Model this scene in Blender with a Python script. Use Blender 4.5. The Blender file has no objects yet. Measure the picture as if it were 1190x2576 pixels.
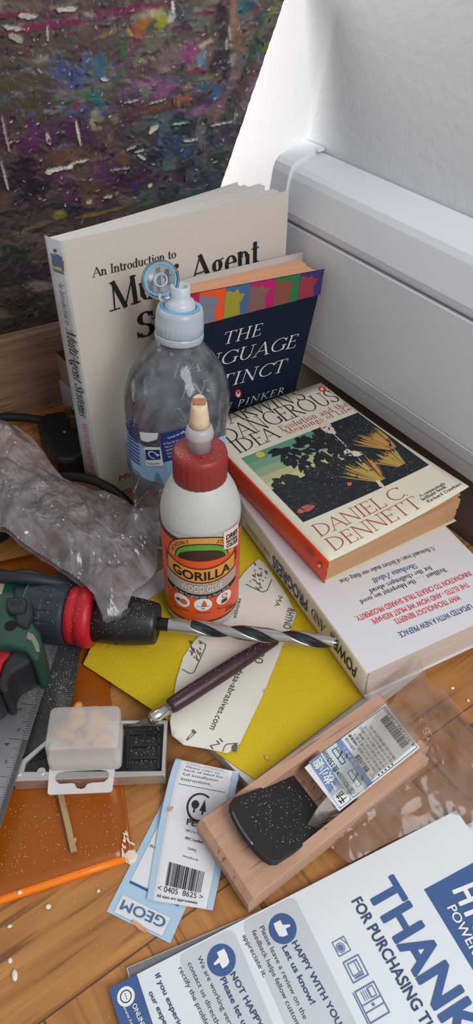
import bpy, bmesh, math, random
import numpy as np
from mathutils import Vector, Matrix, noise
from mathutils.geometry import tessellate_polygon

SC = bpy.context.scene
COL = SC.collection
PI = math.pi
V = Vector

# ------------------------------------------------------------------ camera
FPX, IW, IH = 1833.0, 1190, 2576
CAM_R = Matrix(((0.999769, 0.021512, 0.0), (0.015102, -0.701865, 0.71215), (0.01532, -0.711985, -0.702027)))
CAM_C = V((0, 0, 0.454))
cam_data = bpy.data.cameras.new('camera')
cam = bpy.data.objects.new('camera', cam_data)
COL.objects.link(cam)
cam_data.sensor_fit = 'VERTICAL'
cam_data.sensor_height = 36.0
cam_data.lens = 36.0 * FPX / IH
cam_data.clip_start = 0.01
cx, cy, cz = CAM_R.col[0], CAM_R.col[1], CAM_R.col[2]
mw = Matrix((cx, -cy, -cz)).transposed().to_4x4()
mw.translation = CAM_C
cam.matrix_world = mw
SC.camera = cam

# ------------------------------------------------------------------ look, sky and daylight
SC.view_settings.view_transform = 'Standard'
SC.view_settings.look = 'None'
SC.view_settings.gamma = 1.0
SC.view_settings.use_curve_mapping = False
SC.view_settings.exposure = 0.0
SC.cycles.transparent_max_bounces = 32
SC.cycles.max_bounces = 10
world = bpy.data.worlds.new('world')
SC.world = world
world.use_nodes = True
bg = world.node_tree.nodes['Background']
bg.inputs[0].default_value = (0.93, 0.965, 1.0, 1)
bg.inputs[1].default_value = 0.44


def area(name, loc, aim, sx, sy, power, color):
    l = bpy.data.lights.new(name, 'AREA')
    l.shape = 'RECTANGLE'
    l.size, l.size_y, l.energy, l.color = sx, sy, power, color
    o = bpy.data.objects.new(name, l)
    COL.objects.link(o)
    o.location = loc
    o.rotation_euler = (V(aim) - V(loc)).to_track_quat('-Z', 'Y').to_euler()
    return o


area('skylight_daylight', (0.68, -0.34, 0.95), (0.08, 0.3, 0.0), 0.75, 0.75, 16.5, (0.98, 0.99, 1.0))
area('window_daylight', (-0.34, 0.76, 0.36), (0.03, 0.74, 0.28), 0.15, 0.5, 3.2, (1.0, 0.98, 0.95))

# ------------------------------------------------------------------ helpers: points


def at(px, py, z=0.0):
    """point of the room seen at a photograph position, at height z over the table top"""
    r = CAM_R @ V((px - IW / 2, py - IH / 2, FPX))
    return CAM_C + r * ((z - CAM_C.z) / r.z)


def onp(px, py, P, n):
    r = CAM_R @ V((px - IW / 2, py - IH / 2, FPX))
    return CAM_C + r * ((P - CAM_C).dot(n) / r.dot(n))


def lerp(a, b, t):
    return a + (b - a) * t


def Z(z):
    return V((0, 0, z))


# ------------------------------------------------------------------ helpers: materials
def lin(c):
    return tuple(((x / 255) / 12.92 if x / 255 <= 0.04045 else ((x / 255 + 0.055) / 1.055) ** 2.4) for x in c) + (1.0,)


MATS = {}


def mat(name, rgb, rough=0.5, metal=0.0, var=0.06, scale=60.0, bump=0.0, bscale=400.0, trans=0.0, ior=1.45, alpha=1.0, coat=0.0, sss=0.0, spec=0.5):
    """procedural surface: a base colour with a little noise in it and a fine bump"""
    if name in MATS:
        return MATS[name]
    m = bpy.data.materials.new(name)
    m.use_nodes = True
    nt = m.node_tree
    b = nt.nodes['Principled BSDF']
    tc = nt.nodes.new('ShaderNodeTexCoord')
    nz = nt.nodes.new('ShaderNodeTexNoise')
    nz.inputs['Scale'].default_value = scale
    nz.inputs['Detail'].default_value = 4
    nt.links.new(tc.outputs['Object'], nz.inputs['Vector'])
    mx = nt.nodes.new('ShaderNodeMix')
    mx.data_type = 'RGBA'
    c = lin(rgb)
    mx.inputs[6].default_value = tuple(max(0, x * (1 - var)) for x in c[:3]) + (1,)
    mx.inputs[7].default_value = tuple(min(1, x * (1 + var)) for x in c[:3]) + (1,)
    nt.links.new(nz.outputs['Fac'], mx.inputs[0])
    nt.links.new(mx.outputs[2], b.inputs['Base Color'])
    b.inputs['Roughness'].default_value = rough
    b.inputs['Metallic'].default_value = metal
    b.inputs['IOR'].default_value = ior
    b.inputs['Alpha'].default_value = alpha
    b.inputs['Transmission Weight'].default_value = trans
    b.inputs['Coat Weight'].default_value = coat
    b.inputs['Specular IOR Level'].default_value = spec
    if sss:
        b.inputs['Subsurface Weight'].default_value = sss
        b.inputs['Subsurface Radius'].default_value = (0.01, 0.008, 0.006)
        b.inputs['Subsurface Scale'].default_value = 0.5
    if bump:
        n2 = nt.nodes.new('ShaderNodeTexNoise')
        n2.inputs['Scale'].default_value = bscale
        n2.inputs['Detail'].default_value = 3
        nt.links.new(tc.outputs['Object'], n2.inputs['Vector'])
        bp = nt.nodes.new('ShaderNodeBump')
        bp.inputs['Strength'].default_value = bump
        bp.inputs['Distance'].default_value = 0.0006
        nt.links.new(n2.outputs['Fac'], bp.inputs['Height'])
        nt.links.new(bp.outputs['Normal'], b.inputs['Normal'])
    MATS[name] = m
    return m


def film_mat(name, tint, body, body_rgb, rough, gloss=1.0, bump=0.0, bscale=60.0):
    """thin clear plastic: see-through, with a milky share and a mirror coat that grows at grazing angles"""
    if name in MATS:
        return MATS[name]
    m = bpy.data.materials.new(name)
    m.use_nodes = True
    nt = m.node_tree
    nt.nodes.remove(nt.nodes['Principled BSDF'])
    out = nt.nodes['Material Output']
    tr = nt.nodes.new('ShaderNodeBsdfTransparent')
    tr.inputs[0].default_value = lin(tint)
    df = nt.nodes.new('ShaderNodeBsdfDiffuse')
    df.inputs[0].default_value = lin(body_rgb)
    tl = nt.nodes.new('ShaderNodeBsdfTranslucent')
    tl.inputs[0].default_value = lin(body_rgb)
    ad = nt.nodes.new('ShaderNodeMixShader')
    ad.inputs[0].default_value = 0.4
    nt.links.new(df.outputs[0], ad.inputs[1])
    nt.links.new(tl.outputs[0], ad.inputs[2])
    m1 = nt.nodes.new('ShaderNodeMixShader')
    tc = nt.nodes.new('ShaderNodeTexCoord')
    nz = nt.nodes.new('ShaderNodeTexNoise')
    nz.inputs['Scale'].default_value = bscale
    nz.inputs['Detail'].default_value = 5
    nt.links.new(tc.outputs['Object'], nz.inputs['Vector'])
    mr = nt.nodes.new('ShaderNodeMapRange')
    mr.inputs[1].default_value = 0.3
    mr.inputs[2].default_value = 0.75
    mr.inputs[3].default_value = body * 0.45
    mr.inputs[4].default_value = min(1, body * 1.7)
    nt.links.new(nz.outputs['Fac'], mr.inputs[0])
    nt.links.new(mr.outputs[0], m1.inputs[0])
    nt.links.new(tr.outputs[0], m1.inputs[1])
    nt.links.new(ad.outputs[0], m1.inputs[2])
    gl = nt.nodes.new('ShaderNodeBsdfGlossy')
    gl.inputs['Roughness'].default_value = rough
    fr = nt.nodes.new('ShaderNodeFresnel')
    fr.inputs[0].default_value = 1.45
    mm = nt.nodes.new('ShaderNodeMath')
    mm.operation = 'MULTIPLY'
    mm.inputs[1].default_value = gloss
    nt.links.new(fr.outputs[0], mm.inputs[0])
    m2 = nt.nodes.new('ShaderNodeMixShader')
    nt.links.new(mm.outputs[0], m2.inputs[0])
    nt.links.new(m1.outputs[0], m2.inputs[1])
    nt.links.new(gl.outputs[0], m2.inputs[2])
    nt.links.new(m2.outputs[0], out.inputs[0])
    if bump:
        bp = nt.nodes.new('ShaderNodeBump')
        bp.inputs['Strength'].default_value = bump
        bp.inputs['Distance'].default_value = 0.002
        nt.links.new(nz.outputs['Fac'], bp.inputs['Height'])
        for s in (gl, df, fr):
            nt.links.new(bp.outputs['Normal'], s.inputs['Normal'])
    MATS[name] = m
    return m


def grain_mat(name, c1, c2, axis, rough=0.45, freq=(6, 180), contrast=(0.35, 0.7), bump=0.15, spec=0.5, across_seam=None):
    """wood: noise stretched along `axis` (a direction in the table plane); past an optional seam the boards turn"""
    if name in MATS:
        return MATS[name]
    m = bpy.data.materials.new(name)
    m.use_nodes = True
    nt = m.node_tree
    L = nt.links.new
    N = nt.nodes.new
    b = nt.nodes['Principled BSDF']
    tc = N('ShaderNodeTexCoord')
    ax = V(axis).normalized()
    pr = ax.cross(V((0, 0, 1)))
    pr = pr.normalized() if pr.length > 1e-4 else V((1, 0, 0))
    up = ax.cross(pr).normalized()

    def dot(v):
        n = N('ShaderNodeVectorMath')
        n.operation = 'DOT_PRODUCT'
        L(tc.outputs['Object'], n.inputs[0])
        n.inputs[1].default_value = v
        return n.outputs['Value']

    def math_(op, a, c):
        n = N('ShaderNodeMath')
        n.operation = op
        for i, q in enumerate((a, c)):
            if isinstance(q, (int, float)):
                n.inputs[i].default_value = q
            else:
                L(q, n.inputs[i])
        return n.outputs[0]
    a, p, u = dot(ax), dot(pr), dot(up)
    seam = None
    if across_seam is not None:
        seam = math_('GREATER_THAN', p, across_seam)     # 1 on the far side of the seam, towards the front edge
        inv = math_('SUBTRACT', 1.0, seam)
        A = math_('ADD', math_('MULTIPLY', a, inv), math_('MULTIPLY', p, seam))
        P = math_('ADD', math_('MULTIPLY', p, inv), math_('MULTIPLY', a, seam))
        a, p = A, P
    cb = N('ShaderNodeCombineXYZ')
    L(math_('MULTIPLY', a, freq[0]), cb.inputs[0])
    L(math_('MULTIPLY', p, freq[1]), cb.inputs[1])
    L(math_('MULTIPLY', u, freq[1]), cb.inputs[2])
    if seam is not None:
        off = N('ShaderNodeVectorMath')
        off.operation = 'ADD'
        L(cb.outputs[0], off.inputs[0])
        k = N('ShaderNodeCombineXYZ')
        L(math_('MULTIPLY', seam, 7.3), k.inputs[2])
        L(k.outputs[0], off.inputs[1])
        vec = off.outputs[0]
    else:
        vec = cb.outputs[0]
    n1 = N('ShaderNodeTexNoise')
    n1.inputs['Scale'].default_value = 1.0
    n1.inputs['Detail'].default_value = 6
    n1.inputs['Distortion'].default_value = 0.6
    L(vec, n1.inputs['Vector'])
    rp = N('ShaderNodeMapRange')
    rp.inputs[1].default_value = contrast[0]
    rp.inputs[2].default_value = contrast[1]
    L(n1.outputs['Fac'], rp.inputs[0])
    # dark pores: a sharper, finer stretched noise
    sc = N('ShaderNodeVectorMath')
    sc.operation = 'MULTIPLY'
    L(vec, sc.inputs[0])
    sc.inputs[1].default_value = (1.3, 2.6, 2.6)
    n2 = N('ShaderNodeTexNoise')
    n2.inputs['Scale'].default_value = 1.0
    n2.inputs['Detail'].default_value = 2
    L(sc.outputs[0], n2.inputs['Vector'])
    pg = N('ShaderNodeMapRange')
    pg.inputs[1].default_value = 0.57
    pg.inputs[2].default_value = 0.64
    pg.inputs[4].default_value = 0.7
    L(n2.outputs['Fac'], pg.inputs[0])
    n3 = N('ShaderNodeTexNoise')
    n3.inputs['Scale'].default_value = 0.35
    n3.inputs['Detail'].default_value = 2
    L(vec, n3.inputs['Vector'])
    gate = N('ShaderNodeMapRange')
    gate.inputs[1].default_value = 0.44
    gate.inputs[2].default_value = 0.56
    L(n3.outputs['Fac'], gate.inputs[0])
    pore = math_('MULTIPLY', pg.outputs[0], gate.outputs[0])
    mx = N('ShaderNodeMix')
    mx.data_type = 'RGBA'
    mx.inputs[6].default_value = lin(c1)
    mx.inputs[7].default_value = lin(c2)
    L(rp.outputs[0], mx.inputs[0])
    dk = N('ShaderNodeMix')
    dk.data_type = 'RGBA'
    dk.inputs[7].default_value = tuple(x * 0.35 for x in lin(c2)[:3]) + (1,)
    L(mx.outputs[2], dk.inputs[6])
    L(pore, dk.inputs[0])
    col = dk.outputs[2]
    if seam is not None:
        # joint lines: the seam itself, and the butt joints of the turned boards
        d = math_('ABSOLUTE', math_('SUBTRACT', dot(pr), across_seam), 0)
        ln = math_('LESS_THAN', d, 0.0005)
        bd = math_('ABSOLUTE', math_('SUBTRACT', math_('FRACT', math_('MULTIPLY', math_('ADD', dot(ax), 0.028), 1 / 0.125), 0), 0.5), 0)
        lb = math_('MULTIPLY', math_('GREATER_THAN', bd, 0.495), seam)
        jn = math_('MAXIMUM', ln, lb)
        jm = N('ShaderNodeMix')
        jm.data_type = 'RGBA'
        L(col, jm.inputs[6])
        jm.inputs[7].default_value = lin((58, 34, 18))
        L(math_('MULTIPLY', jn, 0.8), jm.inputs[0])
        col = jm.outputs[2]
    L(col, b.inputs['Base Color'])
    b.inputs['Roughness'].default_value = rough
    b.inputs['Specular IOR Level'].default_value = spec
    bp = N('ShaderNodeBump')
    bp.inputs['Strength'].default_value = bump
    bp.inputs['Distance'].default_value = 0.0006
    L(n2.outputs['Fac'], bp.inputs['Height'])
    L(bp.outputs['Normal'], b.inputs['Normal'])
    MATS[name] = m
    return m


def pages_mat(name, rgb, tdir, freq=2600.0, depth=0.22):
    """the cut edge of a block of pages: fine lines stacked along tdir"""
    m = bpy.data.materials.new(name)
    m.use_nodes = True
    nt = m.node_tree
    L, N = nt.links.new, nt.nodes.new
    b = nt.nodes['Principled BSDF']
    tc = N('ShaderNodeTexCoord')
    d = N('ShaderNodeVectorMath')
    d.operation = 'DOT_PRODUCT'
    d.inputs[1].default_value = V(tdir).normalized()
    L(tc.outputs['Object'], d.inputs[0])
    n = N('ShaderNodeTexNoise')
    n.noise_dimensions = '1D'
    n.inputs['Scale'].default_value = freq
    n.inputs['Detail'].default_value = 3
    L(d.outputs['Value'], n.inputs['W'])
    mx = N('ShaderNodeMix')
    mx.data_type = 'RGBA'
    c = lin(rgb)
    mx.inputs[6].default_value = tuple(x * (1 - depth) for x in c[:3]) + (1,)
    mx.inputs[7].default_value = tuple(min(1, x * (1 + depth * .5)) for x in c[:3]) + (1,)
    L(n.outputs['Fac'], mx.inputs[0])
    L(mx.outputs[2], b.inputs['Base Color'])
    b.inputs['Roughness'].default_value = 0.85
    b.inputs['Specular IOR Level'].default_value = 0.2
    return m


# ------------------------------------------------------------------ helpers: objects
def link(name, verts, faces, m, parent=None, base=None, smooth=False):
    me = bpy.data.meshes.new(name)
    b = base if base is not None else V((0, 0, 0))
    me.from_pydata([tuple(V(v) - b) for v in verts], [], [tuple(f) for f in faces])
    me.update()
    if isinstance(m, (list, tuple)):
        for q in m:
            me.materials.append(q)
    elif m:
        me.materials.append(m)
    if smooth:
        me.polygons.foreach_set('use_smooth', [True] * len(me.polygons))
    o = bpy.data.objects.new(name, me)
    COL.objects.link(o)
    if parent is not None:
        o.parent = parent
    else:
        o.location = b
    return o


class Thing:
    """an Empty at the base of a thing; parts are meshes parented to it"""

    def __init__(s, name, label, cat, base, group=None):
        s.o = bpy.data.objects.new(name, None)
        s.o.empty_display_size = 0.02
        COL.objects.link(s.o)
        s.base = V(base)
        s.o.location = s.base
        s.o['label'], s.o['category'] = label, cat
        if group:
            s.o['group'] = group

    def part(s, name, geo, m, smooth=False, bevel=0, label=None, parent=None, solid=0, subsurf=0, fix=True):
        p = parent if parent is not None else s.o
        o = link(name, geo[0], geo[1], m, p, s.base, smooth)
        if p is not s.o:
            o.matrix_parent_inverse = Matrix()
        if fix:
            bm = bmesh.new()
            bm.from_mesh(o.data)
            bmesh.ops.recalc_face_normals(bm, faces=bm.faces)
            bm.to_mesh(o.data)
            bm.free()
        if label:
            o['label'] = label
        mods(o, bevel, solid, subsurf)
        return o


def mods(o, bevel=0, solid=0, subsurf=0):
    if subsurf:
        q = o.modifiers.new('s', 'SUBSURF')
        q.levels = q.render_levels = subsurf
    if solid:
        q = o.modifiers.new('t', 'SOLIDIFY')
        q.thickness = solid
        q.offset = -1
    if bevel:
        q = o.modifiers.new('b', 'BEVEL')
        q.width = bevel
        q.segments = 2
        q.limit_method = 'ANGLE'
        q.angle_limit = 0.6


def single(name, geo, m, label, cat, smooth=False, bevel=0, group=None, solid=0, subsurf=0, kind=None, fix=True):
    c = sum((V(v) for v in geo[0]), V()) / len(geo[0])
    c.z = min(V(v).z for v in geo[0])
    o = link(name, geo[0], geo[1], m, None, c, smooth)
    if fix:
        bm = bmesh.new()
        bm.from_mesh(o.data)
        bmesh.ops.recalc_face_normals(bm, faces=bm.faces)
        bm.to_mesh(o.data)
        bm.free()
    if kind:
        o['kind'] = kind
    if label:
        o['label'] = label
    if cat:
        o['category'] = cat
    if group:
        o['group'] = group
    mods(o, bevel, solid, subsurf)
    return o


# ------------------------------------------------------------------ helpers: geometry (verts, faces)
def join(*gs):
    vs, fs = [], []
    for v, f in gs:
        k = len(vs)
        vs += list(v)
        fs += [tuple(i + k for i in q) for q in f]
    return vs, fs


def slab(O, a, b, c):
    """parallelepiped from corner O with three edge vectors"""
    O, a, b, c = V(O), V(a), V(b), V(c)
    v = [O, O + a, O + a + b, O + b, O + c, O + a + c, O + a + b + c, O + b + c]
    return v, [(0, 3, 2, 1), (4, 5, 6, 7), (0, 1, 5, 4), (1, 2, 6, 5), (2, 3, 7, 6), (3, 0, 4, 7)]


def prism(poly, off):
    """polygon (3D points) pushed along off"""
    n = len(poly)
    v = [V(p) for p in poly] + [V(p) + V(off) for p in poly]
    f = [tuple(range(n - 1, -1, -1)), tuple(range(n, 2 * n))]
    f += [(i, (i + 1) % n, n + (i + 1) % n, n + i) for i in range(n)]
    return v, f


def frame(axis):
    a = V(axis).normalized()
    t = V((0, 0, 1)) if abs(a.z) < 0.9 else V((1, 0, 0))
    x = t.cross(a).normalized()
    return x, a.cross(x), a


def lathe(O, axis, prof, n=48, cap=True, fn=None, X=None):
    """prof: (radius, height) pairs spun round the axis; fn(ang, r, h) may change the radius"""
    x, y, a = frame(axis)
    if X is not None:
        x = V(X) - a * V(X).dot(a)
        x.normalize()
        y = a.cross(x)
    O = V(O)
    v, f = [], []
    for r, h in prof:
        for i in range(n):
            t = 2 * PI * i / n
            rr = fn(t, r, h) if fn else r
            v.append(O + a * h + (x * math.cos(t) + y * math.sin(t)) * rr)
    for j in range(len(prof) - 1):
        for i in range(n):
            k = (i + 1) % n
            f.append((j * n + i, j * n + k, (j + 1) * n + k, (j + 1) * n + i))
    if cap:
        f.append(tuple(range(n - 1, -1, -1)))
        f.append(tuple((len(prof) - 1) * n + i for i in range(n)))
    return v, f


def smoothpath(pts, k=8):
    """Catmull-Rom through the points"""
    P = [V(p) for p in pts]
    P = [P[0] * 2 - P[1]] + P + [P[-1] * 2 - P[-2]]
    out = []
    for i in range(1, len(P) - 2):
        for j in range(k):
            t = j / k
            a, b, c, d = P[i - 1], P[i], P[i + 1], P[i + 2]
            out.append(0.5 * ((2 * b) + (c - a) * t + (2 * a - 5 * b + 4 * c - d) * t * t + (3 * b - a - 3 * c + d) * t ** 3))
    out.append(P[-2])
    return out


def tube(pts, r, n=14):
    P = [V(p) for p in pts]
    v, f = [], []
    ref = None
    for i, p in enumerate(P):
        t = (P[min(i + 1, len(P) - 1)] - P[max(i - 1, 0)]).normalized()
        if ref is None:
            ref = frame(t)[0]
        ref = (ref - t * ref.dot(t)).normalized()
        y = t.cross(ref)
        rr = r(i / (len(P) - 1)) if callable(r) else r
        for j in range(n):
            a = 2 * PI * j / n
            v.append(p + (ref * math.cos(a) + y * math.sin(a)) * rr)
    for i in range(len(P) - 1):
        for j in range(n):
            k = (j + 1) % n
            f.append((i * n + j, i * n + k, (i + 1) * n + k, (i + 1) * n + j))
    f.append(tuple(range(n - 1, -1, -1)))
    f.append(tuple((len(P) - 1) * n + j for j in range(n)))
    return v, f


def gridsurf(fn, nu, nv):
    """surface fn(s,t), s and t in 0..1"""
    v = [V(fn(i / nu, j / nv)) for j in range(nv + 1) for i in range(nu + 1)]
    f = []
    for j in range(nv):
        for i in range(nu):
            k = j * (nu + 1) + i
            f.append((k, k + 1, k + nu + 2, k + nu + 1))
    return v, f


# ------------------------------------------------------------------ helpers: flat print (2D shapes)
def r2(x, y, w, h):
    return [(x, y), (x + w, y), (x + w, y + h), (x, y + h)], [(0, 1, 2, 3)]


def p2(pts):
    pts = [tuple(p) for p in pts]
    tri = tessellate_polygon([[V((x, y, 0)) for x, y in pts]])
    return pts, [tuple(t) for t in tri]


def d2(x, y, rx, ry=None, n=28, a0=0, a1=2 * PI):
    ry = rx if ry is None else ry
    return p2([(x + rx * math.cos(a0 + (a1 - a0) * i / n), y + ry * math.sin(a0 + (a1 - a0) * i / n)) for i in range(n + (1 if a1 - a0 < 6.2 else 0))])


def ring2(x, y, rx, ry, w, a0=0, a1=2 * PI, n=36):
    v, f = [], []
    for i in range(n + 1):
        a = a0 + (a1 - a0) * i / n
        c, s = math.cos(a), math.sin(a)
        v += [(x + (rx - w / 2) * c, y + (ry - w / 2) * s), (x + (rx + w / 2) * c, y + (ry + w / 2) * s)]
    for i in range(n):
        f.append((2 * i, 2 * i + 1, 2 * i + 3, 2 * i + 2))
    return v, f


def rr2(x, y, w, h, r, n=6):
    pts = []
    for qx, qy, a in ((x + w - r, y + h - r, 0), (x + r, y + h - r, 90), (x + r, y + r, 180), (x + w - r, y + r, 270)):
        for i in range(n + 1):
            t = math.radians(a + 90 * i / n)
            pts.append((qx + r * math.cos(t), qy + r * math.sin(t)))
    return p2(pts)


def l2(pts, w):
    """polyline with width"""
    gs = []
    for (x0, y0), (x1, y1) in zip(pts[:-1], pts[1:]):
        d = math.hypot(x1 - x0, y1 - y0) or 1e-9
        nx, ny = -(y1 - y0) / d * w / 2, (x1 - x0) / d * w / 2
        ex, ey = (x1 - x0) / d * w * .3, (y1 - y0) / d * w * .3
        gs.append(([(x0 - ex - nx, y0 - ey - ny), (x1 + ex - nx, y1 + ey - ny), (x1 + ex + nx, y1 + ey + ny), (x0 - ex + nx, y0 - ey + ny)], [(0, 1, 2, 3)]))
    return join(*gs)


def frame2(x, y, w, h, t):
    return l2([(x, y), (x + w, y), (x + w, y + h), (x, y + h), (x, y)], t)


def mv(g, dx=0, dy=0, rot=0, s=1, sx=1):
    c, q = math.cos(rot), math.sin(rot)
    return [(dx + s * (c * x * sx - q * y), dy + s * (q * x * sx + c * y)) for x, y in g[0]], g[1]


_FONT = {}


def sans(t, size, bold=0.0, align='L', cond=1.0, shear=0.0):
    """lettering from the built-in sans face; size is the cap height"""
    key = (t, shear)
    if key not in _FONT:
        cu = bpy.data.curves.new('lettering', 'FONT')
        cu.body = t
        cu.size = 1.0
        cu.shear = shear
        cu.resolution_u = 3
        ob = bpy.data.objects.new('lettering', cu)
        COL.objects.link(ob)
        dg = bpy.context.evaluated_depsgraph_get()
        ev = ob.evaluated_get(dg)
        me = ev.to_mesh()
        vs = [(v.co.x / 0.7, v.co.y / 0.7) for v in me.vertices]
        fs = [tuple(p.vertices) for p in me.polygons]
        ev.to_mesh_clear()
        bpy.data.objects.remove(ob)
        bpy.data.curves.remove(cu)
        _FONT[key] = (vs, fs)
    vs, fs = _FONT[key]
    if not vs:
        return [], []
    x0, x1 = min(v[0] for v in vs), max(v[0] for v in vs)
    sh = {'L': -x0, 'C': -(x0 + x1) / 2, 'R': -x1}[align]
    g = ([((x + sh) * size * cond, y * size) for x, y in vs], fs)
    if bold:                                     # heavier weights are struck several times, a hair apart
        k = bold * size
        g = join(*[([(x + i * k, y + j * k) for x, y in g[0]], g[1]) for i, j in ((0, 0), (1, 0), (-1, 0), (.7, .7), (-.7, .7), (.7, -.7), (-.7, -.7))])
    return g

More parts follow.
